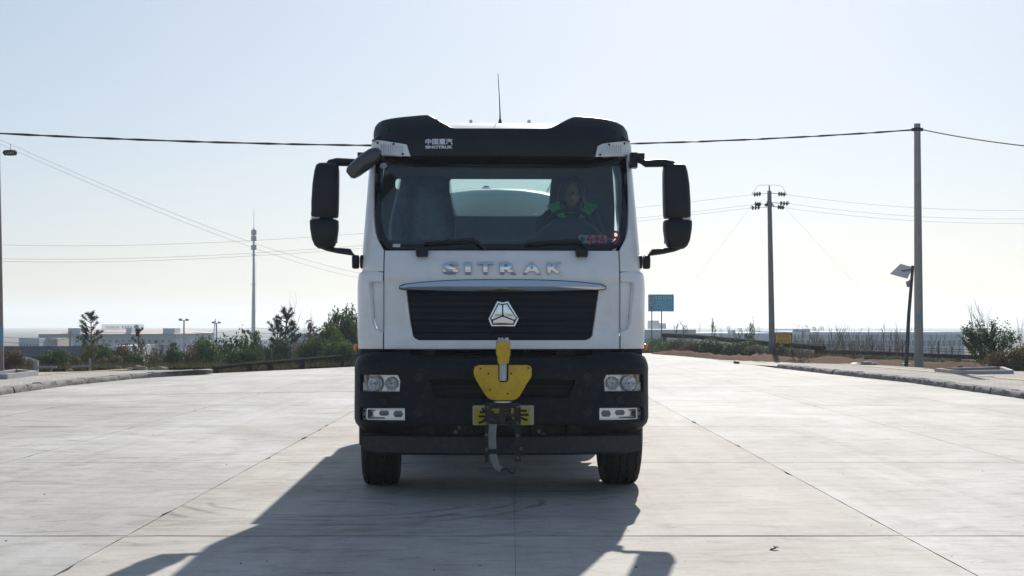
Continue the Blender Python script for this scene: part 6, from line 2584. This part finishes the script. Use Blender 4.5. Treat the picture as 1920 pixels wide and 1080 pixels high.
# billboard on the roof
a, b = at(191, 618.5, Y1 + 4), at(269, 608.5, Y1 + 4)
sg = MB()
bw, bz0, bz1 = b.x - a.x, a.z + 10, b.z + 10
cx_ = (a.x + b.x) / 2 - e_.location.x
FR = mat('sign_lattice', (.50, .53, .56), .6, metal=.2)
for i in range(27):
    sg.box((cx_ - bw / 2 + bw * i / 26, 4, (bz0 + bz1) / 2), (.05, .08, bz1 - bz0))
for i in range(6):
    sg.box((cx_, 4, lin(bz0, bz1, i / 5)), (bw, .06, .05))
sb = sg.build('billboard', FR, e_, smooth=0)
m = MB()
scrawl(m, cx_ - bw * .40, cx_ - bw * .08, lin(bz0, bz1, .3), lin(bz0, bz1, .7), 3.9, 11)
scrawl(m, cx_ - bw * .03, cx_ + bw * .25, lin(bz0, bz1, .25), lin(bz0, bz1, .75), 3.9, 4)
m.build('sign_text', mat('sign_text_grey', (.30, .33, .36), .6), sb, smooth=0)
MB().lathe([(.42, -.05), (.42, .05)], (cx_ + bw * .33, 3.9, lin(bz0, bz1, .5)), 'y', 16).build('sign_disc', mat('sign_disc_grey', (.24, .29, .34), .6), sb)
e_, w, h = building('factory_annex', 'low flat-roofed grey block at the left end of the red-roofed works', 35, 74, 634, Y1 - 5, 16, GREYW)
for i in range(6):
    MB().box((lin(-w / 2 + .4, w / 2 - .4, i / 5), -.02, h - 1.6), (.35, .1, 1.3)).build('window', DKWIN, e_, smooth=0)
e_, w, h = building('gatehouse', 'small cream pavilion in front of the red-roofed works', 95, 108, 634.5, 180, 6, mat('cream_render', (.55, .49, .42), .8))
for i in range(4):
    MB().box((lin(-.3, .35, i / 3), -.03, h - .55), (.08, .1, .6)).build('window', DKWIN, e_, smooth=0)
# low shed with dark blue roof
Y2 = 92
a, b = at(4, 668, Y2), at(208, 668, Y2)
zr0, zr1 = at(0, 668.5, Y2).z, at(0, 649, Y2).z
e_ = empty('low_shed', ((a.x + b.x) / 2, Y2, -6), 0, 'low brown shed under a dark blue sheet roof', 'building')
w = b.x - a.x
MB().box((0, 3.4, (zr0 + 5.6) / 2), (w * .97, 7.4, zr0 + 5.6)).build('wall', mat('brown_shed_wall', (.17, .13, .11), .9, var=.15, scale=.6), e_, smooth=0)
m = MB()
m.loft([[Vector((-w / 2, -.9, zr0 + 6)), Vector((w / 2, -.9, zr0 + 6)), Vector((w / 2, -.9, zr0 + 6.05)), Vector((-w / 2, -.9, zr0 + 6.05))], [Vector((-w / 2, 0, zr1 + 5.95)), Vector((w / 2 - .5, 0, zr1 + 5.95)), Vector((w / 2 - .5, 0, zr1 + 6)), Vector((-w / 2, 0, zr1 + 6))]])
m.loft([[Vector((-w / 2, 0.01, zr1 + 6)), Vector((w / 2 - .5, 0.01, zr1 + 6)), Vector((w / 2 - .5, 0.01, zr1 + 5.95)), Vector((-w / 2, 0.01, zr1 + 5.95))], [Vector((-w / 2, 7.5, zr0 + 5.6)), Vector((w / 2, 7.5, zr0 + 5.6)), Vector((w / 2, 7.5, zr0 + 5.5)), Vector((-w / 2, 7.5, zr0 + 5.5))]])
rf = m.build('roof', mat('blue_sheet_roof', (.025, .04, .085), .6, var=.12, scale=1), e_, smooth=0)
MB().tube([(w / 2, -.95, zr0 + 6.08), (w / 2 - .5, 0, zr1 + 6.06)], .05, 5).build('roof_verge', GALV, rf)
e_, w, h = building('white_shed', 'low pale shed right of the blue-roofed shed', 209, 243, 648.5, 110, 8, mat('pale_sheet', (.52, .55, .58), .7, var=.08, scale=.5))
MB().box((0, -.1, h - .05), (w, .3, .12)).build('roof_edge', mat('white_edge', (.7, .71, .72), .6), e_, smooth=0)
# grey block seen between the pines by the cab
e_, w, h = building('far_block', 'grey block glimpsed behind the twin-topped pine and bare tree', 540, 600, 625, 190, 18, GREYW)
for i in range(7):
    MB().box((lin(-w / 2 + .5, w / 2 - .5, i / 6), -.03, h - 1.4), (.3, .1, 1.0)).build('window', DKWIN, e_, smooth=0)
# works on the right
Y3 = 250
e_, w, h = building('factory', 'very long grey-blue works with rooftop characters and a ribbon of windows', 1480, 1808, 622.5, Y3, 40, GREYW)
MB().box((0, -.05, h - .25), (w + .3, .3, .5)).build('parapet', mat('parapet_pale', (.68, .72, .78), .8), e_, smooth=0)
n = 34
for i in range(n):
    x = lin(-w / 2 + .6, w / 2 - .9, i / (n - 1))
    MB().box((x, -.03, h - 1.95), (.60, .12, .95)).build('window', DKWIN, e_, smooth=0)
for i in range(12):
    x = lin(-w / 2 + 1.2, w / 2 - 2, i / 11)
    MB().box((x, -.03, h - 5.2), (1.1, .12, 1.3)).build('window', DKWIN, e_, smooth=0)
a, b = at(1503, 617, Y3), at(1524, 617, Y3)
MB().box(((a.x + b.x) / 2 - e_.location.x, 5, h + .25), (b.x - a.x, 6, .55)).build('roof_cabin', GREYW, e_, smooth=0)
a, b = at(1459, 617, Y3), at(1505, 617, Y3)
m = MB().box(((a.x + b.x) / 2 - e_.location.x, 5, h + .42), (b.x - a.x, 4, .12))
for i in range(14):
    m.box((lin(a.x, b.x, i / 13) - e_.location.x, 4, h + .2), (.05, .05, .4))
m.build('roof_pergola', GREYW, e_, smooth=0)
for ch, px in (('广', 1503.5), ('汽', 1516.5), ('集', 1531), ('团', 1545)):
    p = at(px, 618, Y3)
    fit_text(ch, p.x - .36 - e_.location.x, p.x + .36 - e_.location.x, h + (.58 if px < 1522 else .15), h + (1.2 if px < 1522 else .95), 2, .05, 0).build('roof_character', mat('roof_letter', (.22, .24, .27), .6), e_, smooth=0)
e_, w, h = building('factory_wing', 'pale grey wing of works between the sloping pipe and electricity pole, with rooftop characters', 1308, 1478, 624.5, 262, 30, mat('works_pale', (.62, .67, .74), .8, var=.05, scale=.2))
for i in range(16):
    MB().box((lin(-w / 2 + .6, w / 2 - .6, i / 15), -.03, h - 2.2), (.5, .12, .9)).build('window', DKWIN, e_, smooth=0)
a, b = at(1375, 620, 262), at(1383.5, 620, 262)
MB().box(((a.x + b.x) / 2 - e_.location.x, 5, h + .25), (b.x - a.x, 4, .6)).build('roof_cabin', GREYW, e_, smooth=0)
for ch, px in (('中', 1389), ('国', 1407), ('江', 1425.5)):
    p = at(px, 616.5, 262)
    fit_text(ch, p.x - .33 - e_.location.x, p.x + .33 - e_.location.x, h + .25, h + 1.05, 2, .05, 0).build('roof_character', MATS['roof_letter'], e_, smooth=0)
p = at(1369.5, 615, 262)
m = MB()
m.tube([Vector((p.x - e_.location.x + .28 * math.cos(2 * math.pi * q / 16), 2, h + .9 + .28 * math.sin(2 * math.pi * q / 16))) for q in range(17)], .05, 5)
for q in (90, 210, 330):
    m.tube([(p.x - e_.location.x, 2, h + .9), (p.x - e_.location.x + .28 * math.cos(R(q)), 2, h + .9 + .28 * math.sin(R(q)))], .04, 4)
m.tube([(p.x - e_.location.x, 2, h), (p.x - e_.location.x, 2, h + .62)], .03, 4)
m.build('roof_emblem', MATS['roof_letter'], e_, smooth=0)
e_, w, h = building('depot', 'dark grey flat block behind the blue board', 1205, 1305, 618, 210, 25, mat('depot_grey', (.42, .46, .52), .8, var=.06, scale=.2))
for i in range(8):
    MB().box((lin(-w / 2 + .6, w / 2 - .6, i / 7), -.03, h - 1.8), (.5, .12, .9)).build('window', DKWIN, e_, smooth=0)
# far town
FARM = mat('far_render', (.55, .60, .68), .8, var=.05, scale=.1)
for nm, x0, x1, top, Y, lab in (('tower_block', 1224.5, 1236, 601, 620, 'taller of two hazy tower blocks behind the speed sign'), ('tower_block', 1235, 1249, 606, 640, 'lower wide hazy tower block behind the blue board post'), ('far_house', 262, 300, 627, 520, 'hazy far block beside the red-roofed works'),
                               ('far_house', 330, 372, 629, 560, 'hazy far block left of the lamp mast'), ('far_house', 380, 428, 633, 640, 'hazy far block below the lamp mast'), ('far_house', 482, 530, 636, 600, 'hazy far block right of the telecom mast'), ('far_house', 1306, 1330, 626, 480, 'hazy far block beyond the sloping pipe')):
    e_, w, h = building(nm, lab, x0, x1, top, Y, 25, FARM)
    for j in range(3):
        for i in range(5):
            MB().box((lin(-w * .4, w * .4, i / 4), -.05, h - 1.5 - 2.4 * j), (w * .09, .2, 1.1)).build('window', DKWIN, e_, smooth=0)

# telecom mast
YM = 280
p0, p1 = at(475, 640, YM), at(475.5, 428, YM)
e_ = empty('telecom_mast', (p0.x, YM, -10), 0, 'tall slim pale telecom mast with two rings of antennas', 'mast')
zt = p1.z + 10
m = MB().lathe([(.46, 0), (.36, zt * .45), (.26, zt * .62), (.17, zt), (.001, zt)], (0, 0, 0), 'z', 14)
MASTM = mat('mast_paint', (.36, .38, .41), .6, var=.06)
m.build('shaft', MASTM, e_)
MB().tube([(0, 0, zt), (0, 0, at(475, 391, YM).z + 10)], [.05, .03], 6).build('lightning_rod', MASTM, e_)
for py in (436, 447, 464):
    z = at(0, py, YM).z + 10
    ring = MB().lathe([(.34, -.06), (.34, .06)], (0, 0, z), 'z', 12).build('antenna_ring', MASTM, e_)
    for k in range(6):
        a = 2 * math.pi * k / 6 + .3
        MB().box((.42 * math.cos(a), .42 * math.sin(a), z), (.18, .16, 1.0), Matrix.Rotation(a, 3, 'Z')).build('antenna_panel', mat('antenna_grey', (.33, .36, .39), .5), ring, smooth=0)
m = MB()
for k in range(26):
    z = lin(zt * .45, zt * .78, k / 25)
    m.box((.40, 0, z), (.28, .06, .08))
m.build('climbing_pegs', MASTM, e_, smooth=0)
for py in (478, 533):
    z = at(0, py, YM).z + 10
    MB().lathe([(.55, -.05), (.55, .05)], (0, 0, z), 'z', 14).build('flange', MASTM, e_)


def lamp_mast(px, top, Y, label):
    p = at(px, top, Y)
    e_ = empty('lamp_mast', (p.x, Y, -10), 0, label, 'street lamp')
    zt = p.z + 10
    MB().tube([(0, 0, 0), (0, 0, zt)], [.16, .09], 8).build('pole', MASTM, e_)
    MB().box((0, 0, zt), (.9, .1, .08)).build('crossarm', MASTM, e_, smooth=0)
    for s in (-1, 1):
        MB().box((s * .42, -.1, zt + .12), (.36, .4, .22), Matrix.Rotation(s * .3, 3, 'Y')).build('lamp_head', mat('lamp_head_grey', (.22, .25, .27), .5), e_, smooth=0)
    return e_


lamp_mast(345, 601, 180, 'twin-headed lamp mast left of the pointed lattice mast')
lamp_mast(406, 606, 200, 'twin-headed lamp mast beside the pointed lattice mast')
p = at(403.5, 597, 215)
e_ = empty('lattice_mast', (p.x, 215, -10), 0, 'small pointed lattice mast behind a lamp mast', 'mast')
m = MB()
zt = p.z + 10
for k in range(4):
    a = math.pi / 4 + k * math.pi / 2
    m.tube([(.5 * math.cos(a), .5 * math.sin(a), 0), (.22 * math.cos(a), .22 * math.sin(a), zt - 1.5), (0, 0, zt)], .04, 4)
for k in range(14):
    z = zt * k / 15
    r_ = lin(.5, .22, k / 15)
    m.box((0, 0, z), (r_ * 1.4, r_ * 1.4, .06))
m.build('lattice', MASTM, e_, smooth=0)
for px, top, Y, lab in ((1776, 632, 120, 'slim curved street lamp in front of the long works'), (92, 641, 120, 'slim curved street lamp in front of the cream pavilion')):
    p = at(px, top, Y)
    e_ = empty('street_lamp', (p.x, Y, -8), 0, lab, 'street lamp')
    s = -1
    MB().tube([(0, 0, 0), (0, 0, p.z + 7.7), (s * .1, 0, p.z + 7.95), (s * .4, 0, p.z + 8.1)], .04, 6).build('pole', GALV, e_)
    MB().box((s * .52, 0, p.z + 8.14), (.34, .12, .07), Matrix.Rotation(.25, 3, 'Y')).build('lamp_head', mat('lamp_head_pale', (.6, .62, .64), .4), e_, smooth=0)
p = at(132, 621, 150)
tag(MB().tube([(p.x, 150, -9), (p.x, 150, p.z)], .13, 8).build('short_pole', WOOD, None, smooth=60), 'short dark pole in front of the red-roofed works', 'pole')
for i, (ya, yb) in enumerate(((632, 622), (641, 633))):
    curve_wire('distribution_wire', sag(at(8, ya, 140), at(132, yb, 150), .3), .02, '%s faint wire running to the short dark pole' % ('upper', 'lower')[i])
for i, (ya, yb, yc) in enumerate(((625, 614, 617), (633, 623, 625))):
    curve_wire('distribution_wire', sag(at(330, ya, 210), at(475, yb, 240), .4) + sag(at(475, yb, 240), at(530, yc, 240), .1)[1:], .025, '%s faint wire crossing low in front of the telecom mast' % ('upper', 'lower')[i])

# ------------------------------------------------------------------ haze
m = bpy.data.materials.new('haze_air')
m.use_nodes = True
n_, l_ = m.node_tree.nodes, m.node_tree.links
for x in list(n_):
    n_.remove(x)
o = n_.new('ShaderNodeOutputMaterial')
v = n_.new('ShaderNodeVolumePrincipled')
v.inputs['Color'].default_value = (.84, .92, 1, 1)
v.inputs['Density'].default_value = HAZE
v.inputs['Anisotropy'].default_value = 0.35
l_.new(v.outputs[0], o.inputs['Volume'])
hz = MB().box((0, 1400, 12), (7400, 4500, 48)).build('haze', m, None, smooth=0)
tag(hz, 'thin pale haze over the whole place', 'haze', kind='stuff')
